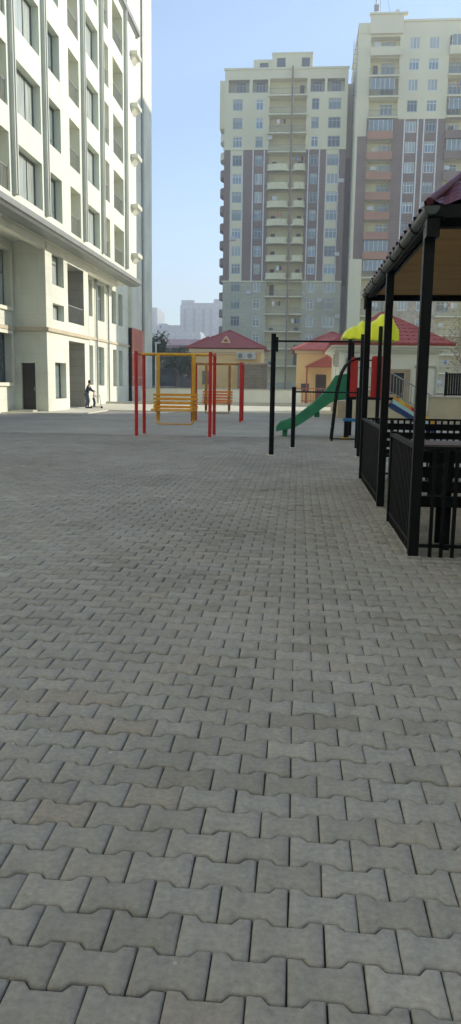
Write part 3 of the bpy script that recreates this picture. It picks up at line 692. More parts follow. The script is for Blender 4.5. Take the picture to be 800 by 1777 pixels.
def peach_house():
    Y = 70.
    t = thing('peach_house', 'peach walled house with red hipped roof and small triangular roof vent, behind the low wall', 'house', (-6.5, Y, 0))
    mb = MB(); wall(mb, 'Y', Y, -1, -9.5, -3.35, 0, 4.35, (), 0); mb.box(-9.5, -3.35, Y + .01, Y + 7, 0, 4.3); mb.box(-9.9, -9.5, Y + 3, Y + 8, 0, 4.3)
    mb.build('wall', M['peach'], t)
    mb = MB(); mb.box(-9.75, -3.1, Y - .25, Y + .0, 4.15, 4.42); mb.box(-9.6, -3.25, Y - .12, Y, 3.98, 4.15); mb.build('cornice', M['peachtrim'], t)
    mb = MB(); hip_roof(mb, -9.95, -2.9, Y - .45, Y + 7.3, 4.55, 6.25, 3.52); hip_roof(mb, -10.4, -6.6, Y + 2, Y + 8.5, 4.6, 5.75, 1.75)
    r = mb.build('roof', M['redroof'], t)
    mb = MB(); mb.extr([(-7.0, Y + .55, 4.98), (-6.1, Y + .55, 4.98), (-6.55, Y + .55, 5.62)], (0, .9, 0)); mb.build('roof_vent', M['peachtrim'], r)
    mb = MB(); mb.extr([(-6.78, Y + .53, 5.08), (-6.32, Y + .53, 5.08), (-6.55, Y + .53, 5.4)], (0, .03, 0)); mb.build('vent_louvre', M['redroof'], r)
    for x in (-5.5, -4.65):
        mb = MB(); ac_unit(mb, x, Y - .01, 3.55); b = mb.build('air_conditioner', M['ac'], t)
        mb = MB(); mb.tube((x + .3, Y - .315, 3.85), (x + .3, Y - .335, 3.85), .22, 12); mb.build('fan_grille', M['rail'], b)
    mb = MB(); mb.box(-8.6, -7.9, Y - .03, Y, 1.3, 2.5); mb.build('window', M['glass_dark'], t)
    t = thing('stone_outbuilding', 'low brown rubble stone outbuilding against the peach house', 'outbuilding', (-4.2, 68, 0))
    mb = MB(); mb.box(-5.2, -2.75, 67.2, 69.95, 0, 3.05); mb.build('wall', M['rubble'], t)
    mb = MB(); mb.box(-5.3, -2.65, 67.1, 69.95, 3.05, 3.17); mb.build('roof', M['t_stone2'], t)
    # second peach house further right with a porch
    Y = 61.
    t = thing('peach_house', 'peach house beyond the green slide, with a small red porch roof over its dark door', 'house', (1.5, Y, 0))
    mb = MB(); mb.box(-.2, 5.5, Y, Y + 7, 0, 3.95); mb.build('wall', M['peach'], t)
    mb = MB(); mb.box(-.35, 5.6, Y - .15, Y, 3.8, 4.05); mb.build('cornice', M['peachtrim'], t)
    mb = MB(); hip_roof(mb, -.6, 5.8, Y - .4, Y + 7.4, 4.07, 5.6, 3.15); mb.build('roof', M['redroof'], t)
    mb = MB(); mb.extr([(.45, Y - 2.2, 2.75), (3.2, Y - 2.2, 2.75), (3.2, Y - 2.2, 3.75), (2.0, Y - 2.2, 3.55)], (0, 2.2, 0)); p = mb.build('porch_roof', M['redroof'], t)
    for x in (.6, 3.0):
        mb = MB(); mb.tube((x, Y - 2.0, .04), (x, Y - 2.0, 2.75), .06, 8); mb.build('porch_post', M['redroof'], t)
    mb = MB(); mb.box(1.3, 2.1, Y - .06, Y, .1, 2.2); d = mb.build('door', M['door_dark'], t)
    mb = MB(); mb.box(1.36, 1.42, Y - .12, Y - .06, 1.1, 1.2); mb.build('door_handle', M['metalgrey'], d)
    mb = MB(); mb.box(.2, .8, Y - .05, Y, .9, 1.5); mb.build('window', M['glass_dark'], t)
    t = thing('porch_fence', 'low dark red lattice fence in front of the second peach house', 'fence', (.9, 58.2, 0))
    mb = MB(); mb.bar((-.3, 58.4, 1.15), (2.3, 58.4, 1.15), .05, .05); mb.bar((-.3, 58.4, .25), (2.3, 58.4, .25), .05, .05)
    for k in range(14): mb.box(-.3 + k * .2, -.27 + k * .2, 58.38, 58.42, .05, 1.15)
    mb.build('railing', M['redpanel'], t)
peach_house()
t = thing('low_wall', 'long pale plastered low wall across the far end of the plaza', 'wall', (-4, 57.5, 0))
mb = MB(); mb.box(-11.6, .2, 57.5, 57.8, 0, 1.0); mb.build('wall_panel', M['lowwall'], t)
mb = MB(); mb.box(-11.65, .25, 57.45, 57.85, 1.0, 1.07); mb.build('coping', M['kerb'], t)

# dark shed, vehicle and trees beyond the low wall on the left
t = thing('long_shed', 'long low shed with pinkish metal roof beyond the trees', 'shed', (-15, 96, 0))
mb = MB(); mb.box(-18, -9.5, 96, 102, 0, 5.6); mb.build('wall', M['bus'], t)
mb = MB(); mb.extr([(-18.6, 95.4, 5.9), (-18.6, 102.6, 5.9), (-18.6, 99, 6.8)], (10, 0, 0)); mb.box(-18.6, -8.6, 95.3, 102.6, 5.55, 5.9); mb.build('roof', M['pinkroof'], t)
t = thing('minibus', 'dark grey minibus parked behind the low wall', 'minibus', (-13, 78, 0))
def rounded(x0, x1, z0, z1, y, r=.35, n=5):
    pts = [(x0, y, z0), (x1, y, z0)]
    for cx, cz, a0 in ((x1 - r, z1 - r, 0), (x0 + r, z1 - r, 90)):
        for i in range(n + 1): a = R(a0 + 90 * i / n); pts.append((cx + r * math.cos(a), y, cz + r * math.sin(a)))
    return pts
mb = MB(); mb.extr(rounded(-14.9, -11.9, .4, 2.75, 76), (0, 2.1, 0)); body = mb.build('body', M['bus'], t, .03)
mb = MB(); mb.box(-14.6, -12.2, 75.97, 76, 1.45, 2.2); mb.build('side_window', M['glass_dark'], t)
for x in (-14.2, -12.6):
    mb = MB(); mb.tube((x, 75.95, .4), (x, 76.2, .4), .36, 16); wv = mb.build('wheel', M['shoe'], t); mb = MB(); mb.tube((x, 75.93, .4), (x, 75.96, .4), .2, 12); mb.build('rim', M['metalgrey'], wv)
mb = MB(); mb.box(-14.8, -12.0, 75.96, 76, 1.02, 1.07); mb.build('trim_strip', M['ac'], t)

def leaf_mat(name, c, c2):
    m = mat(name, c, .7, scale=1.5, c2=c2); return m
M['leaf'] = leaf_mat('dusty green leaves', (.085, .11, .05), (.045, .065, .028)); M['leaf2'] = leaf_mat('dry pale leaves', (.55, .47, .34), (.36, .29, .20)); M['bark'] = mat('grey brown bark', (.12, .09, .065), .9, .2, 4)
def tree(label, x, y, h, rad, leafm, n=1500, ls=.16, thick=.12, cat='tree', zc=.62):
    t = thing('tree', label, cat, (x, y, 0), group=None); rr = np.random.default_rng(int(abs(x * 100) + y))
    mb = MB(); mb.tube((x, y, 0), (x + .1, y, h * .45), thick, 8, 0, thick * .6)
    tips = []
    for i in range(9):
        a = rr.uniform(0, 6.28); e = rr.uniform(.5, 1.2); L = rad * rr.uniform(.6, 1.0)
        p0 = Vector((x + .1, y, h * rr.uniform(.3, .46))); p1 = p0 + Vector((math.cos(a) * L * math.cos(e), math.sin(a) * L * math.cos(e), L * math.sin(e) + h * .12))
        mb.tube(p0, p1, thick * .4, 6, 0, thick * .12); tips.append(p1); 
        for j in range(2):
            q = p1 + Vector(rr.normal(0, rad * .3, 3)); mb.tube(p1, q, thick * .12, 4, 0, thick * .05); tips.append(q)
    mb.build('trunk', M['bark'], t)
    mb = MB()
    cl = [np.array(p) for p in tips] + [np.array((x, y, h * zc)) + rr.normal(0, rad * .45, 3) * np.array((1, 1, .9)) for _ in range(14)]
    for i in range(n):
        c = cl[rr.integers(len(cl))] + rr.normal(0, rad * .2, 3)
        if c[2] > h: c[2] = h - rr.random() * .5
        a, b = rr.normal(0, 1, 3), rr.normal(0, 1, 3); a /= np.linalg.norm(a); b -= a * a.dot(b); b /= np.linalg.norm(b); s_ = ls * rr.uniform(.6, 1.4)
        mb.quad(c - a * s_, c + b * s_ * .5, c + a * s_, c - b * s_ * .5)
    mb.build('crown', leafm, t)
tree('slim dark tree rising beside the corner of the cream building', -13.9, 74, 7.0, 1.3, M['leaf'], 1500, .16, zc=.68)
tree('bushy green tree behind the front swing frame, left one', -13.4, 86, 5.3, 2.0, M['leaf'], 1800, .18)
tree('bushy green tree beside the peach house, left of its roof', -10.6, 83, 5.0, 1.9, M['leaf'], 1500, .18)
t = thing('lamp_pole', 'thin white pole standing beyond the low wall', 'pole', (-12.75, 70, 0))
mb = MB(); mb.tube((-12.75, 70, 0), (-12.75, 70, 4.9), .07, 8); mb.build('pole', M['frame_white'], t); mb = MB(); mb.box(-12.85, -12.35, 69.9, 70.1, 4.85, 4.98); mb.build('lamp_head', M['ac'], t)

# ------------------------------------------------------------------ white house on the right
def white_house():
    Y = 36.
    t = thing('white_house', 'white single storey house with red tiled hip roof behind the playground', 'house', (4, Y, 0))
    mb = MB(); wall(mb, 'Y', Y, -1, 1.9, 6.2, 0, 3.12, [(4.05, 4.75, .1, 2.05, .15)], 0)
    wall(mb, 'X', 1.9, -1, Y, Y + 8, .75, 3.12, [(Y + 4.6, Y + 5.6, 1.5, 2.6, .15)], 0); mb.quad((6.2, Y, 0), (6.2, Y + 8, 0), (6.2, Y + 8, 3.12), (6.2, Y, 3.12))
    mb.build('wall', M['white'], t)
    mb = MB(); mb.box(1.82, 1.9, Y + .0, Y + 8, 0, .75); mb.box(1.82, 3.2, Y - .08, Y - .002, 0, .75); mb.build('plinth', M['sandstone'], t)
    mb = MB(); mb.box(1.75, 6.35, Y - .16, Y - .0, 2.92, 3.02); mb.box(1.6, 6.5, Y - .32, Y + .1, 3.02, 3.14); mb.box(1.42, 6.68, Y - .5, Y + 8.5, 3.14, 3.24)
    mb.box(1.74, 1.9, Y, Y + 8, 2.92, 3.02); mb.box(1.6, 1.9, Y, Y + 8, 3.02, 3.14); mb.build('cornice', M['white'], t)
    for y in (Y - .05, Y + 7.6):
        mb = MB(); mb.box(1.8, 2.15, y - .04, y + .3, .75, 2.92); mb.build('corner_pilaster', M['white'], t)
    mb = MB(); hip_roof(mb, 1.35, 6.75, Y - .55, Y + 8.6, 3.27, 5.0, 2.69); r = mb.build('roof', M['redroof'], t)
    roof_tiles(1.35, 6.75, Y - .55, 3.28, (4.05, Y + 4.02, 5.0), 9, M['redroof'], t)
    mb = MB(); 
    for k in range(8): mb.bar((1.35, Y + .2 + k, 3.3), (1.55, Y + .2 + k, 3.42), .1, .05)
    mb.build('roof_ridge', M['redroof'], t)
    mb = MB(); mb.box(1.62, 1.9, Y + .75, Y + 1.65, 2.3, 2.95); a = mb.build('air_conditioner', M['ac'], t, .02)
    mb = MB(); mb.tube((1.62, Y + 1.1, 2.62), (1.59, Y + 1.1, 2.62), .25, 18); mb.build('fan_grille', M['rail'], a)
    mb = MB(); mb.box(4.07, 4.73, Y + .1, Y + .14, .1, 2.04); d = mb.build('door', M['door_dark'], t); mb = MB(); mb.box(4.63, 4.68, Y + .05, Y + .1, 1.0, 1.15); mb.build('door_handle', M['metalgrey'], d)
    mb = MB()
    for a_ in ((3.83, 4.05, 0, 2.2), (4.75, 4.97, 0, 2.2), (4.05, 4.75, 2.05, 2.2)): mb.box(a_[0], a_[1], Y - .07, Y, a_[2], a_[3])
    mb.build('door_surround', M['sandstone'], t)
    # a front air conditioner on the wall, seen between the playground posts
    mb = MB(); mb.box(2.0, 2.7, Y - .3, Y - .01, 2.25, 2.8); a = mb.build('air_conditioner', M['ac'], t, .02)
    mb = MB(); mb.tube((2.28, Y - .3, 2.52), (2.28, Y - .325, 2.52), .22, 18); mb.build('fan_grille', M['rail'], a)
    mb = MB(); mb.box(5.2, 6.0, Y - .25, Y - .0, .02, 2.28); mb.build('side_panel', M['white'], t); 
    mb = MB(); mb.box(5.15, 6.05, Y - .3, Y, 2.28, 2.36); mb.build('panel_cap', M['kerb'], t)
white_house()
def stairs():
    t = thing('outdoor_stair', 'beige outdoor stair with grey steel railing in front of the white house', 'staircase', (4.6, 34.3, 0))
    mb = MB(); n = 8
    for k in range(n): mb.box(3.6 + k * .27, 3.6 + (k + 1) * .27, 33.7, 34.9, 0, 1.25 - k * .155)
    mb.box(2.4, 3.6, 33.7, 34.9, 0, 1.25); mb.build('steps', M['beige'], t)
    mb = MB(); a, b = (3.5, 33.75, 2.2), (5.75, 33.75, .98)
    mb.path([(2.4, 33.75, 2.2), a, b], .03, 6); mb.path([(2.4, 33.75, 1.35), (3.5, 33.75, 1.4), (5.75, 33.75, .22)], .02, 6)
    mb.build('handrail', M['metalgrey'], t)
    base = MB().box(-.012, .012, -.012, .012, 0, .82).build('baluster', M['metalgrey'], None)
    for k in range(26):
        x = 2.5 + k * .125; z = 1.37 if x < 3.5 else 1.38 - (x - 3.5) * .525
        o = base if k == 0 else base.copy()
        if k: col.objects.link(o)
        o.parent = t; o.location = (x - 4.6, 33.75 - 34.3, z)
    t = thing('boundary_wall', 'beige rendered wall to the right of the outdoor stair', 'wall', (6.5, 32.5, 0))
    mb = MB(); mb.box(5.35, 12, 32.6, 32.85, 0, 1.02); mb.build('wall_panel', M['beige'], t); mb = MB(); mb.box(5.3, 12, 32.55, 32.9, 1.02, 1.08); mb.build('coping', M['kerb'], t)
    t = thing('metal_fence', 'dark metal fence standing on the beige wall', 'fence', (7, 32.7, 0))
    mb = MB(); mb.box(5.95, 12, 32.7, 32.74, 1.95, 2.0); mb.box(5.95, 12, 32.7, 32.74, 1.12, 1.16)
    mb.build('fence_rail', M['black'], t)
    mb = MB()
    for k in range(60): mb.box(5.97 + k * .1, 6.055 + k * .1, 32.71, 32.73, 1.1, 1.98)
    mb.build('slat_panel', M['black'], t)
    for k in range(4): mb = MB(); mb.box(5.93 + k * 1.5, 6.0 + k * 1.5, 32.68, 32.76, 1.08, 2.05); mb.build('fence_post', M['black'], t)
stairs()
tree('bare pale twiggy tree to the right of the white house', 8.3, 41, 5.2, 1.7, M['leaf2'], 1500, .06, .06)

# ------------------------------------------------------------------ swings
def make_swing(name, label, loc, W, H, dep, slat, beam, hangm, bw, group):
    t = thing(name, label, 'swing', loc, 0, group)
    o = Vector(loc)
    def P(x, y, z): return (o.x + x, o.y + y, o.z + z)
    for sx in (-1, 1):
        for sy in (-1, 1):
            mb = MB(); mb.tube(P(sx * W / 2, sy * dep / 2, 0), P(sx * W / 2, sy * dep / 2, H + .06), .048, 12); mb.build('post', M['red'], t)
            mb = MB(); mb.tube(P(sx * W / 2, sy * dep / 2, 0), P(sx * W / 2, sy * dep / 2, .012), .075, 12); mb.build('foot_plate', M['concrete'], t)
        mb = MB(); mb.tube(P(sx * W / 2, -dep / 2, H), P(sx * W / 2, dep / 2, H), .035, 10); mb.build('side_bar', M['red'], t)
    mb = MB(); mb.tube(P(-W / 2, 0, H), P(W / 2, 0, H), .042, 12); mb.build('beam', beam, t)
    cx = -.0
    for s in (-1, 1):
        x = cx + s * bw / 2
        mb = MB(); mb.bar(P(x, -.05, H - .04), P(x, -.05, .42), .10, .035); mb.build('hanger', hangm, t)
        mb = MB(); mb.tube(P(x, 0, H + .0), P(x, -.04, H - .10), .05, 8); mb.build('bearing', hangm, t)
        mb = MB(); mb.bar(P(x, -.05, .72), P(x, -.5, .70), .05, .05); mb.bar(P(x, -.5, .70), P(x, -.5, .95), .05, .05); mb.bar(P(x, -.5, .95), P(x, -.07, .97), .05, .04); mb.build('armrest', hangm, t)
        mb = MB(); mb.bar(P(x, -.05, .44), P(x, -.3, .36), .04, .03); mb.build('foot_arm', hangm, t)
    ex = .13
    for k in range(4):
        z = 1.14 - k * .11
        mb = MB(); mb.box(o.x + cx - bw / 2 - ex, o.x + cx + bw / 2 + ex, o.y - .10 - k * .008, o.y - .075 - k * .008, z - .036, z + .036); mb.build('back_slat', slat, t, .006)
    for k in range(4):
        y = -.14 - k * .10
        mb = MB(); mb.box(o.x + cx - bw / 2 - ex, o.x + cx + bw / 2 + ex, o.y + y - .04, o.y + y + .04, .735, .76); mb.build('seat_slat', slat, t, .006)
    mb = MB(); mb.box(o.x - bw / 2 - ex, o.x + bw / 2 + ex, o.y - .5, o.y - .475, .70, .735 - .003); mb.build('seat_front_rail', slat, t)
    mb = MB(); mb.tube(P(cx - bw / 2, -.3, .34), P(cx + bw / 2, -.3, .34), .02, 8); mb.build('footrest', hangm, t)
    return t
make_swing('bench_swing', 'nearer bench swing, red posts with yellow beam and golden slatted seat', (-3.41, 21.85, 0), 2.04, 2.25, 1.1, M['orange'], M['yellow'], M['yellow'], 1.0, 'bench swings in the middle of the plaza')
make_swing('bench_swing', 'farther bench swing, thin tan beam and bright orange slatted seat, behind the nearer one', (-3.1, 30.3, 0), 1.85, 2.2, 1.1, M['orange2'], M['hanger2'], M['hanger2'], .9, 'bench swings in the middle of the plaza')

# ------------------------------------------------------------------ pull-up bars (black)
def bars():
    t = thing('pull_up_bar', 'tall black pull-up bar frame on the pavers, left post nearest the swings', 'exercise bar', (.4, 16.5, 0))
    for x in (-.535, 1.3):
        mb = MB(); mb.tube((x, 16.45, 0), (x, 16.45, 2.49), .052, 16); mb.tube((x, 16.45, 2.49), (x, 16.45, 2.51), .056, 16); mb.build('post', M['black'], t)
        mb = MB(); mb.tube((x, 16.45, 0), (x, 16.45, .012), .09, 16); mb.build('foot_plate', M['concrete'], t)
        mb = MB(); mb.tube((x + .055, 16.6, 2.15), (x + .055, 16.6, 2.45), .04, 12); mb.tube((x, 16.45, 2.36), (x + .055, 16.6, 2.36), .03, 8); mb.build('collar', M['black'], t)
    mb = MB(); mb.tube((-.535, 16.45, 2.36), (1.3, 16.45, 2.36), .02, 10); mb.build('bar', M['black'], t)
    t = thing('pull_up_bar', 'low black exercise bar behind the tall one', 'exercise bar', (.6, 18.5, 0))
    for x in (-.1, 1.4):
        mb = MB(); mb.tube((x, 18.5, 0), (x, 18.5, 1.42), .05, 14); mb.build('post', M['black'], t)
        mb = MB(); mb.tube((x, 18.5, 0), (x, 18.5, .012), .085, 14); mb.build('foot_plate', M['concrete'], t)
    mb = MB(); mb.tube((-.1, 18.5, 1.31), (1.4, 18.5, 1.31), .018, 8); mb.build('bar', M['black'], t)
bars()

# ------------------------------------------------------------------ playground
def playground():
    Y = 22.3
    t = thing('play_tower', 'playground tower with lime canopy, red panels and green slide', 'playground', (1.8, Y, 0))
    posts = [(1.4, Y + .0), (2.17, Y - .56), (1.55, Y + 1.15), (2.55, Y + 1.15)]
    for i, (x, y) in enumerate(posts):
        mb = MB(); mb.tube((x, y, 0), (x, y, (2.76, 3.05, 2.74, 2.74)[i]), .055, 14); mb.build('post', M['black'], t)
    mb = MB(); mb.box(1.35, 2.62, Y - .3, Y + 1.2, 1.08, 1.16); mb.build('platform', M['black'], t)
    for x0, x1, z0, z1, yy in ((1.42, 1.62, 1.15, 2.24, Y - .3), (1.98, 2.5, 1.15, 2.27, Y - .38)):
        mb = MB(); n = 8; mb.extr([(x0, yy, z0), (x1, yy, z0), (x1, yy, z1 - .08), (x1 - .08, yy, z1), (x0 + .04, yy, z1), (x0, yy, z1 - .05)], (0, .05, 0)); mb.build('side_panel', M['redpl'], t, .01)
    # lime canopy: two swelling leaf shaped shells
    def shell(x0, x1, z0, top, yc, name):
        mb = MB(); nx, ny = 18, 8; v = []
        for i in range(nx + 1):
            f = i / nx; x = x0 + (x1 - x0) * f
            zt = top(f)
            for j in range(ny + 1):
                g = j / ny * 2 - 1; e = math.sqrt(max(0, 1 - abs(g) ** 2.4))
                v.append((x, yc + g * .55, z0 + (zt - z0) * e + .02 * math.sin(f * 19)))
        fs = [(i * (ny + 1) + j, (i + 1) * (ny + 1) + j, (i + 1) * (ny + 1) + j + 1, i * (ny + 1) + j + 1) for i in range(nx) for j in range(ny)]
        b = len(v); v2 = v + [(p[0], p[1], min(p[2], z0) - .03) for p in v]
        mb.add(v2, fs, 0, True); mb.add(v2, [tuple(k + b for k in f_)[::-1] for f_ in fs])
        rim = [i * (ny + 1) for i in range(nx + 1)] + [nx * (ny + 1) + j for j in range(1, ny + 1)] + [i * (ny + 1) + ny for i in range(nx - 1, -1, -1)] + [j for j in range(ny - 1, 0, -1)]
        for a in range(len(rim)): p, q = rim[a], rim[(a + 1) % len(rim)]; mb.add(v2, [(p, q, q + b, p + b)], 0)
        mb.build(name, M['lime'], t)
    pr = [.02, .15, .24, .27, .29, .33, .41, .44, .42, .38]
    def topA(f): k = f * 9; i = min(8, int(k)); return 2.76 + .03 + pr[i] + (pr[i + 1] - pr[i]) * (k - i)
    pr2 = [.34, .46, .54, .60, .67, .71, .70, .62, .48, .30]
    def topB(f): k = f * 9; i = min(8, int(k)); return 2.74 + pr2[i] + (pr2[i + 1] - pr2[i]) * (k - i)
    shell(1.17, 1.88, 2.76, topA, Y + .1, 'canopy'); shell(1.88, 2.68, 2.72, topB, Y + .1, 'canopy')
    # green slide towards the left: U channel swept along its profile
    prof = [(-.60, .24), (-.50, .27), (-.30, .30), (-.08, .36), (.15, .50), (.40, .68), (.65, .88), (.88, 1.05), (1.05, 1.14), (1.38, 1.18)]
    side = [.05, .14, .18, .21, .24, .26, .30, .42, .60, .62]
    mb = MB(); sec = []
    for (x, z), s_ in zip(prof, side):
        s0 = z - .10
        sec.append([(x, Y + .0, s0), (x, Y + .0, z + s_), (x, Y + .04, z + s_), (x, Y + .05, z), (x, Y + .6, z), (x, Y + .61, z + s_), (x, Y + .65, z + s_), (x, Y + .65, s0)])
    v = [p for s_ in sec for p in s_]; n = 8
    mb.add(v, [(i * n + j, (i + 1) * n + j, (i + 1) * n + (j + 1) % n, i * n + (j + 1) % n) for i in range(len(sec) - 1) for j in range(n)], 0, False)
    mb.add(v, [tuple(range(n)), tuple(range(len(v) - n, len(v)))[::-1]])
    mb.build('slide', M['green'], t, .012)
    for x, zz in ((-.35, .24), (.55, .72)):
        mb = MB(); mb.box(x - .07, x + .07, Y + .15, Y + .5, 0 if x < 0 else zz - .16, zz); mb.build('slide_foot', M['green'], t, .01)
    # second chute, striped, going down to the right
    mb = MB(); a = Vector((2.6, Y - .45, 1.22)); b = Vector((3.75, Y - .45, .52)); d = b - a; cols_ = [0, 1, 0, 2, 0, 1, 0]
    k = len(cols_)
    for i in range(k):
        p, q = a + d * (i / k), a + d * ((i + 1) / k)
        mb.extr([p, q, q + Vector((0, 0, -.10)), p + Vector((0, 0, -.10))], (0, .05, 0), cols_[i])
    mb.build('chute_rim', [M['orangepl'], M['yellowpl'], M['redpl']], t)
    mb = MB(); o1 = Vector((0, .003, -.102)); mb.extr([a + o1, b + o1, b + o1 + Vector((0, 0, -.10)), a + o1 + Vector((0, 0, -.12))], (0, .6, 0)); mb.build('chute_bed', M['lightblue'], t)
    mb = MB(); o1 = Vector((0, 0, -.224)); mb.extr([a + o1, b + o1 + Vector((0, 0, .02)), b + Vector((0, 0, -.34)), a + Vector((0, 0, -.38)), a + Vector((-.12, 0, -.30))], (0, .62, 0)); mb.build('chute_side', M['navy'], t)
    for x in (3.6,): mb = MB(); mb.tube((x, Y - .2, 0), (x, Y - .2, .45), .04, 8); mb.build('chute_support', M['black'], t)
    # rails of the platform
    mb = MB(); mb.tube((1.4, Y, 1.9), (1.55, Y + 1.15, 1.9), .02, 8); mb.tube((1.55, Y + 1.15, 2.2), (2.55, Y + 1.15, 2.2), .02, 8); mb.build('guard_rail', M['black'], t)
    # arch climber
    t = thing('arch_climber', 'black curved tube climber leaning up to the play tower', 'climbing frame', (1.2, 21, 0))
    for yy in (20.95, 21.7):
        mb = MB(); mb.path([(.92, yy, 0), (.97, yy, .6), (1.0, yy, 1.0), (1.04, yy, 1.35), (1.09, yy, 1.62), (1.15, yy, 1.82), (1.24, yy, 1.99), (1.36, yy, 2.1), (1.52, yy, 2.17), (1.82, yy, 2.2)], .03, 10); mb.build('side_tube', M['black'], t)
    for k, (x, z) in enumerate(((.94, .35), (.98, .75), (1.02, 1.12), (1.08, 1.5), (1.18, 1.86))):
        mb = MB(); mb.tube((x, 20.95, z), (x, 21.7, z), .018, 8); mb.build('rung', M['black'], t)
    mb = MB(); mb.tube((.92, 20.95, .06), (1.6, 20.95, .06), .018, 8); mb.build('foot_bar', M['black'], t)
    t = thing('spinner_seat', 'blue play seat on a black post with yellow foot ring, under the play tower', 'play seat', (1.5, 21.6, 0))
    mb = MB(); mb.tube((1.32, 21.6, 0), (1.32, 21.6, .5), .05, 12); mb.build('post', M['black'], t)
    mb = MB(); mb.box(1.24, 1.72, 21.45, 21.8, .5, .58); mb.build('seat', M['blue'], t, .02)
    mb = MB(); mb.tube((1.32, 21.6, 0.0), (1.32, 21.6, .06), .13, 16); mb.build('foot_ring', M['yellowpl'], t)
playground()

# ------------------------------------------------------------------ gazebo
def gazebo():
    X0, X1, Y0, Y1, ZC = 1.05, 4.65, 6.87, 12.55, 2.86
    t = thing('gazebo', 'black post gazebo with maroon metal roof and brown ceiling at the right edge', 'gazebo', (2.8, 9.7, 0))
    ps = [(X0, Y0), (X0, 9.68), (X0, Y1), (X1, Y0), (X1, 9.68), (X1, Y1)]
    for x, y in ps:
        mb = MB(); mb.box(x - .045, x + .045, y - .045, y + .045, 0, ZC - .05 - .001); mb.build('post', M['black'], t, .006)
        mb = MB(); mb.box(x - .065, x + .065, y - .065, y + .065, 0, .012); mb.build('foot_plate', M['dusty'], t)
    mb = MB(); mb.box(X0 - .03, X0 + .03, 8.64, 8.70, 0, 1.0); mb.build('rail_post', M['black'], t)
    # ring beam
    mb = MB(); mb.box(X0 - .05, X1 + .05, Y0 - .05, Y0 + .05, ZC - .07, ZC); mb.box(X0 - .05, X1 + .05, Y1 - .05, Y1 + .05, ZC - .08, ZC); mb.box(X0 - .03, X0 + .03, Y0 + .05, Y1 - .05, ZC - .05, ZC); mb.box(X1 - .05, X1 + .05, Y0 + .05, Y1 - .05, ZC - .16, ZC)
    mb.build('ring_beam', M['blackwood'], t)
    ex0 = 1.12
    mb = MB(); mb.box(ex0 + .035, X1 + .15, Y0 - .19, Y1 + .10, ZC + .002, ZC + .02); mb.build('ceiling', M['ply'], t)
    #R metal tile profile
    ex0, ex1, ey0, ey1, ze, zr = 1.12, X1 + .2, 6.63, 12.75, 2.905, 4.65
    rx0 = 1.0; cx = (rx0 + ex1) / 2; ra, rb = 9.1, 10.3
    def face(A, B, C_, D_, name='roof_panel', courses=9, waves=16):
        # A,B eave ends; D above A, C above B
        A, B, C_, D_ = map(Vector, (A, B, C_, D_)); nrm = (B - A).cross(D_ - A).normalized()
        if nrm.z < 0: nrm = -nrm
        L = (B - A).length; mb = MB(); nx = waves * 6; ny = courses * 4; v = []
        for j in range(ny + 1):
            g = j / ny; p, q = A.lerp(D_, g), B.lerp(C_, g)
            ph = (g * courses) % 1
            for i in range(nx + 1):
                f = i / nx; pt = p.lerp(q, f); u = (pt - A).dot((B - A).normalized())
                hgt = .022 * math.cos(2 * math.pi * u / (L / waves)) + .02 * (1 - ph) 
                v.append(pt + nrm * (hgt + .02))
        mb.add(v, [(j * (nx + 1) + i, j * (nx + 1) + i + 1, (j + 1) * (nx + 1) + i + 1, (j + 1) * (nx + 1) + i) for j in range(ny) for i in range(nx)], 0, False)
        mb.build(name, M['maroon'], t)
    E = [(rx0, ey0, ze), (ex1, ey0, ze), (ex1, ey1, ze), (rx0, ey1, ze)]; ra_, rb_ = (cx, ra, zr), (cx, rb, zr)
    face(E[0], E[1], ra_, ra_); face(E[1], E[2], rb_, ra_, waves=20); face(E[2], E[3], rb_, rb_); face(E[3], E[0], ra_, rb_, waves=20)
    mb = MB()
    for q, r_ in ((E[0], ra_), (E[1], ra_), (E[2], rb_), (E[3], rb_), (ra_, rb_)): mb.tube(Vector(q) + Vector((0, 0, .04)), Vector(r_) + Vector((0, 0, .05)), .035, 8)
    mb.build('ridge_cap', M['maroon'], t)
    mb = MB(); mb.box(ex0, ex1, ey0, ey0 + .03, ze - .075, ze + .02); mb.box(ex0, ex1, ey1 - .03, ey1, ze - .075, ze + .02); mb.box(ex0, ex0 + .03, ey0 + .03, ey1 - .03, ze - .075, ze + .02); mb.box(ex1 - .03, ex1, ey0 + .03, ey1 - .03, ze - .075, ze + .02)
    mb.box(1.0, ex0, ey0, ey0 + .028, ze - .07, ze + .018)
    mb.build('fascia', M['black'], t)
    mb = MB(); mb.box(.995, 1.10, ey0 + .035, ey0 + .15, ze - .22, ze - .076); mb.build('corner_bracket', M['black'], t)
    # half round gutter along the left eave, with joint straps
    def gut(y0, y1, r, r2):
        mb = MB(); n = 12; v = []
        for y in (y0, y1):
            for rr_ in (r, r2):
                for i in range(n + 1):
                    a = math.pi + math.pi * i / n; v.append((ex0 - .105 + rr_ * math.cos(a), y, ze - .012 + rr_ * math.sin(a)))
        m_ = n + 1
        mb.add(v, [(i, i + 1, 2 * m_ + i + 1, 2 * m_ + i) for i in range(n)], 0, True); mb.add(v, [(m_ + i, 3 * m_ + i, 3 * m_ + i + 1, m_ + i + 1) for i in range(n)], 0, True)
        for s_ in (0, 2 * m_): mb.add(v, [(s_ + i, s_ + m_ + i, s_ + m_ + i + 1, s_ + i + 1) for i in range(n)], 0)
        mb.add(v, [(0, 2 * m_, 3 * m_, m_), (n, m_ + n, 3 * m_ + n, 2 * m_ + n)])
        return mb
    gut(ey0 - .03, ey1 + .03, .058, .053).build('gutter', M['gutter'], t)
    for y in (7.35, 8.15, 8.95, 9.9, 11.0, 12.2): gut(y, y + .05, .066, .0585).build('gutter_strap', M['black'], t)
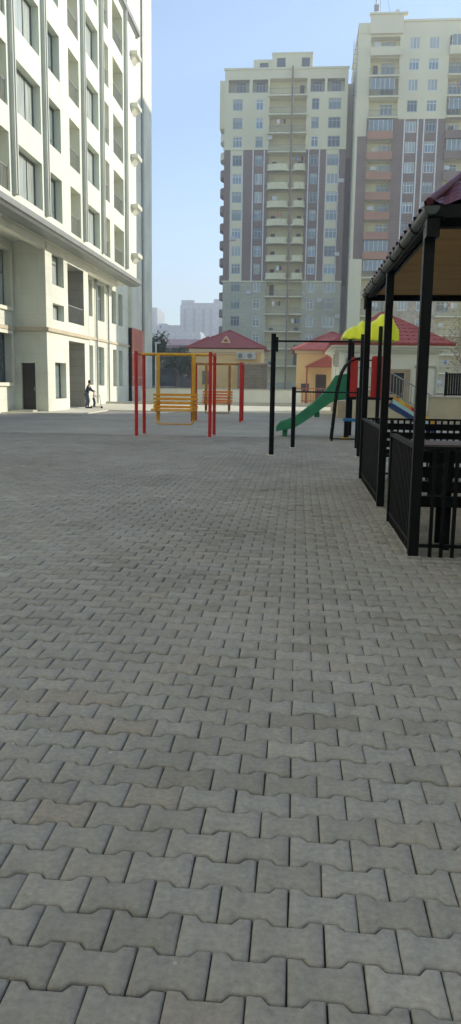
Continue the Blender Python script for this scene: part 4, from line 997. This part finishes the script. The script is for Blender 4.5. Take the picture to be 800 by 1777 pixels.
    mb = MB(); n = 14; mb.extr([(ex0 - .105 + .064 * math.cos(math.pi + math.pi * i / n), ey0 - .045, ze + .064 * math.sin(math.pi + math.pi * i / n)) for i in range(n + 1)], (0, .014, 0)); mb.build('gutter_end_cap', M['gutter'], t)
    mb = MB(); mb.tube((ex0 - .105, ey1 - .25, ze - .06), (ex0 - .105, ey1 - .25, ze - .26), .045, 12); mb.build('gutter_outlet', M['black'], t)
    # railings
    def railing(p, q):
        (xa, ya), (xb, yb) = p, q; v = Vector((xb - xa, yb - ya, 0)); L = v.length; u = v.normalized(); 
        mb = MB(); A = Vector((xa, ya, 0)); B = Vector((xb, yb, 0)); 
        mb.bar(A + Vector((0, 0, .965)), B + Vector((0, 0, .965)), .06, .03); mb.bar(A + Vector((0, 0, .10)), B + Vector((0, 0, .10)), .03, .03)
        r = mb.build('railing', M['black'], t); n = int(L / .10); b0 = None
        for i in range(1, n + 1):
            c = A + u * (L * i / (n + 1))
            if b0 is None:
                b0 = MB().box(-.015, .015, -.015, .015, .0, .95).build('baluster', M['black']); o = b0
            else: o = b0.copy(); col.objects.link(o)
            o.parent = r; o.location = c - org(t)
        return r
    e = .05
    railing((X0 + e, Y0), (X1 - e, Y0)); railing((X0, Y0 + e), (X0, 8.64)); railing((X0, 9.68 + e), (X0, Y1 - e)); railing((X0 + e, Y1), (X1 - e, Y1)); railing((X1, Y0 + e), (X1, Y1 - e))
    # picnic benches and table inside
    def bench(label, x0, x1, y, back):       # back: -1 backrest on the near side
        b = thing('bench', label, 'bench', ((x0 + x1) / 2, y, 0), group='benches in the gazebo')
        for k in range(4):
            z = .86 - k * .135
            mb = MB(); mb.box(x0, x1, y + back * .24 - .012, y + back * .24 + .012, z - .05, z + .05); mb.build('back_slat', M['blackwood'], b, .005)
        for k in range(4): mb = MB(); mb.box(x0, x1, y - .17 + k * .1, y - .09 + k * .1, .42, .45); mb.build('seat_slat', M['blackwood'], b, .005)
        for x in (x0 + .25, x1 - .25):
            for s_ in (-1, 1): mb = MB(); mb.box(x - .035, x + .035, y + s_ * .17 - .03, y + s_ * .17 + .03, 0, .42); mb.build('leg', M['blackwood'], b)
            mb = MB(); mb.bar((x, y + back * .17, .4), (x, y + back * .265, .95), .05, .05); mb.bar((x, y - .2, .39), (x, y + .2, .39), .05, .05); mb.build('bracket', M['blackwood'], b)
    bench('black slatted bench just inside the near gazebo railing, back turned this way', 1.14, 3.4, 7.38, -1)
    bench('black slatted bench against the far gazebo railing', 1.22, 3.4, 12.1, 1)
    b = thing('picnic_table', 'red brown plank table on black legs inside the gazebo', 'table', (2.5, 10.2, 0))
    for k in range(5): mb = MB(); mb.box(1.5, 3.5, 9.82 + k * .16, 9.97 + k * .16, .74, .775); mb.build('table_plank', M['brownwood'], b, .005)
    for x in (1.8, 3.2):
        for y in (9.95, 10.5): mb = MB(); mb.box(x - .04, x + .04, y - .04, y + .04, 0, .7); mb.build('leg', M['blackwood'], b)
        mb = MB(); mb.box(x - .04, x + .04, 9.85, 10.6, .7, .74 - .003); mb.build('table_bearer', M['blackwood'], b)
gazebo()

# ------------------------------------------------------------------ people near the cream building
def skin_body(name, joints, edges, radii, m_, parent, sub=2):
    me = bpy.data.meshes.new(name); o0 = org(parent)
    me.from_pydata([tuple(Vector(j) - o0) for j in joints], edges, [])
    o = bpy.data.objects.new(name, me); col.objects.link(o); o.parent = parent
    sk = o.modifiers.new('s', 'SKIN'); sk.use_smooth_shade = True
    for i, r in enumerate(radii): me.skin_vertices[0].data[i].radius = (r, r * .85)
    me.skin_vertices[0].data[0].use_root = True
    s = o.modifiers.new('u', 'SUBSURF'); s.levels = sub; s.render_levels = sub
    me.materials.append(m_); return o
M['skin'] = mat('skin', (.48, .30, .21), .6, .05, 8); M['navycloth'] = mat('navy cloth', (.03, .035, .075), .85, .2, 8); M['jeans'] = mat('blue grey jeans', (.10, .13, .19), .85, .2, 8)
M['pinkwhite'] = mat('pale pink cloth', (.72, .62, .64), .85, .1, 8); M['hair'] = mat('dark hair', (.02, .015, .012), .5)
def ball(mb, c, rx, ry, rz_, n=12, m=0):
    v = []; fs = []
    for i in range(n + 1):
        a = math.pi * i / n
        for j in range(n): b = 2 * math.pi * j / n; v.append((c[0] + rx * math.sin(a) * math.cos(b), c[1] + ry * math.sin(a) * math.sin(b), c[2] + rz_ * math.cos(a)))
    for i in range(n):
        for j in range(n): fs.append((i * n + j, (i + 1) * n + j, (i + 1) * n + (j + 1) % n, i * n + (j + 1) % n))
    mb.add(v, fs, m, True)
def person(label, x, y, H, lean, arm, top, leg, z0=.045, long_hair=False):
    t = thing('person', label, 'person', (x, y, z0)); s = H / 1.7
    def P(a, b, c): return (x + a * s, y + b * s, z0 + c * s)
    L = lean
    J = [P(0, 0, .92), P(L * .3, 0, 1.12), P(L * .7, 0, 1.36), P(L * .9, 0, 1.47), P(L * 1.15, 0, 1.56), P(L * 1.25 + .01, 0, 1.66),
         P(.0, -.09, .86), P(.04, -.10, .48), P(-.03, -.10, .09), P(.12, -.11, .04),
         P(.0, .09, .86), P(.10, .10, .48), P(.05, .10, .09), P(.2, .11, .04),
         P(L * .75, -.19, 1.38), P(L * .75 + arm * .45, -.2, 1.16), P(L * .75 + arm, -.12, 1.06), P(L * .75 + arm + .08, -.1, 1.05),
         P(L * .75, .19, 1.38), P(L * .75 + arm * .45, .2, 1.16), P(L * .75 + arm, .12, 1.06), P(L * .75 + arm + .08, .1, 1.05)]
    Eg = [(0, 1), (1, 2), (2, 3), (3, 4), (4, 5), (0, 6), (6, 7), (7, 8), (8, 9), (0, 10), (10, 11), (11, 12), (12, 13), (2, 14), (14, 15), (15, 16), (16, 17), (2, 18), (18, 19), (19, 20), (20, 21)]
    Rd = [.13, .125, .135, .06, .085, .08, .10, .065, .045, .04, .10, .065, .045, .04, .06, .045, .032, .03, .06, .045, .032, .03]
    skin_body('body', J, Eg, [r * s for r in Rd], M['skin'], t)
    skin_body('jacket', [P(0, 0, .83), J[1], J[2], J[14], J[15], J[16], J[18], J[19], J[20]], [(0, 1), (1, 2), (2, 3), (3, 4), (4, 5), (2, 6), (6, 7), (7, 8)], [r * s for r in (.165, .155, .165, .078, .062, .046, .078, .062, .046)], top, t)
    skin_body('trousers', [P(0, 0, .97), J[6], J[7], J[8], J[10], J[11], J[12]], [(0, 1), (1, 2), (2, 3), (0, 4), (4, 5), (5, 6)], [r * s for r in (.145, .115, .08, .06, .115, .08, .06)], leg, t)
    h = J[5]; mb = MB(); ball(mb, (h[0] - .02 * s, h[1], h[2] + .0 * s), .105 * s, .095 * s, .125 * s)
    if long_hair: ball(mb, (h[0] - .07 * s, h[1], h[2] - .14 * s), .07 * s, .09 * s, .16 * s)
    mb.build('hair', M['hair'], t)
    mb = MB(); ball(mb, (h[0] + .035 * s, h[1], h[2] - .03 * s), .078 * s, .075 * s, .095 * s); ball(mb, (h[0] + .115 * s, h[1], h[2] - .035 * s), .016 * s, .013 * s, .02 * s)
    mb.build('face', M['skin'], t)
    mb = MB()
    for j in (8, 12): ball(mb, (J[j][0] + .07 * s, J[j][1], z0 + .045 * s), .14 * s, .05 * s, .05 * s)
    mb.build('shoe', M['shoe'], t)
person('adult in navy jacket and grey blue trousers, leaning forward beside the entrance recess', -11.25, 41.2, 1.42, .16, .34, M['navycloth'], M['jeans'])
person('small child in pale pink top standing in front of the adult', -10.88, 41.25, .86, .02, .30, M['pinkwhite'], M['navycloth'], .10)
t = thing('kick_scooter', 'small dark kick scooter under the child', 'scooter', (-10.8, 41.2, .045))
mb = MB(); mb.box(-11.0, -10.5, 41.15, 41.3, .10, .135); mb.build('deck', M['shoe'], t)
mb = MB(); mb.tube((-10.48, 41.22, .12), (-10.56, 41.22, .75), .018, 8); mb.tube((-10.56, 41.08, .75), (-10.56, 41.36, .75), .016, 8); mb.build('handlebar', M['metalgrey'], t)
for x in (-11.02, -10.45): mb = MB(); mb.tube((x, 41.2, .105), (x, 41.25, .105), .06, 14); mb.build('wheel', M['shoe'], t)
t = thing('bag', 'greyish mauve bag lying against the red base of the cream building', 'bag', (-11.6, 59, .045))
mb = MB(); ball(mb, (-11.6, 59, .32), .32, .45, .28); ball(mb, (-11.55, 58.9, .62), .1, .12, .1); mb.build('sack', mat('mauve plastic', (.36, .33, .38), .5, .2, 6), t)

# ------------------------------------------------------------------ blocks out of frame: right-hand ones cast shade, others added to bounce sunlight
def add_unseen_block(label, x0, x1, y0, y1, z):
    t = thing('unseen_block', label, 'building', ((x0 + x1) / 2, (y0 + y1) / 2, 0))
    mb = MB(); mb.box(x0, x1, y0, y1, 0, z); mb.build('wall', M['cream_plain'], t)
    mb = MB(); mb.box(x0 - .3, x1 + .3, y0 - .3, y1 + .3, z, z + .4); mb.build('roof', M['t_brown'], t)
add_unseen_block('cream apartment block to the right of the plaza, outside the picture', 17, 32, -45, 52.7, 17.0)
add_unseen_block('unseen cream block on the left beyond the camera, added to bounce sunlight', -26, -11.2, -48, 23.6, 34)  # added out of view; its sunlit wall throws warm fill on the ground
add_unseen_block('unseen cream block behind the camera, added to bounce sunlight', -11, 16.5, -62, -46, 40)  # added out of view to reflect sun onto the camera-facing walls
add_unseen_block('tall block further along on the right, outside the picture', 22, 33, 83.1, 100, 37.3)

# ------------------------------------------------------------------ haze
hz = MB().box(-260, 260, -60, 640, -1.02, 75).build('haze', [])
hz['kind'] = 'stuff'
hm = bpy.data.materials.new('haze'); hm.use_nodes = True; n = hm.node_tree.nodes; n.remove(n['Principled BSDF'])
pv = n.new('ShaderNodeVolumePrincipled'); pv.inputs['Color'].default_value = (.93, .95, .96, 1); pv.inputs['Density'].default_value = .0023; pv.inputs['Anisotropy'].default_value = .2
hm.node_tree.links.new(pv.outputs[0], n['Material Output'].inputs['Volume']); hz.data.materials.append(hm)
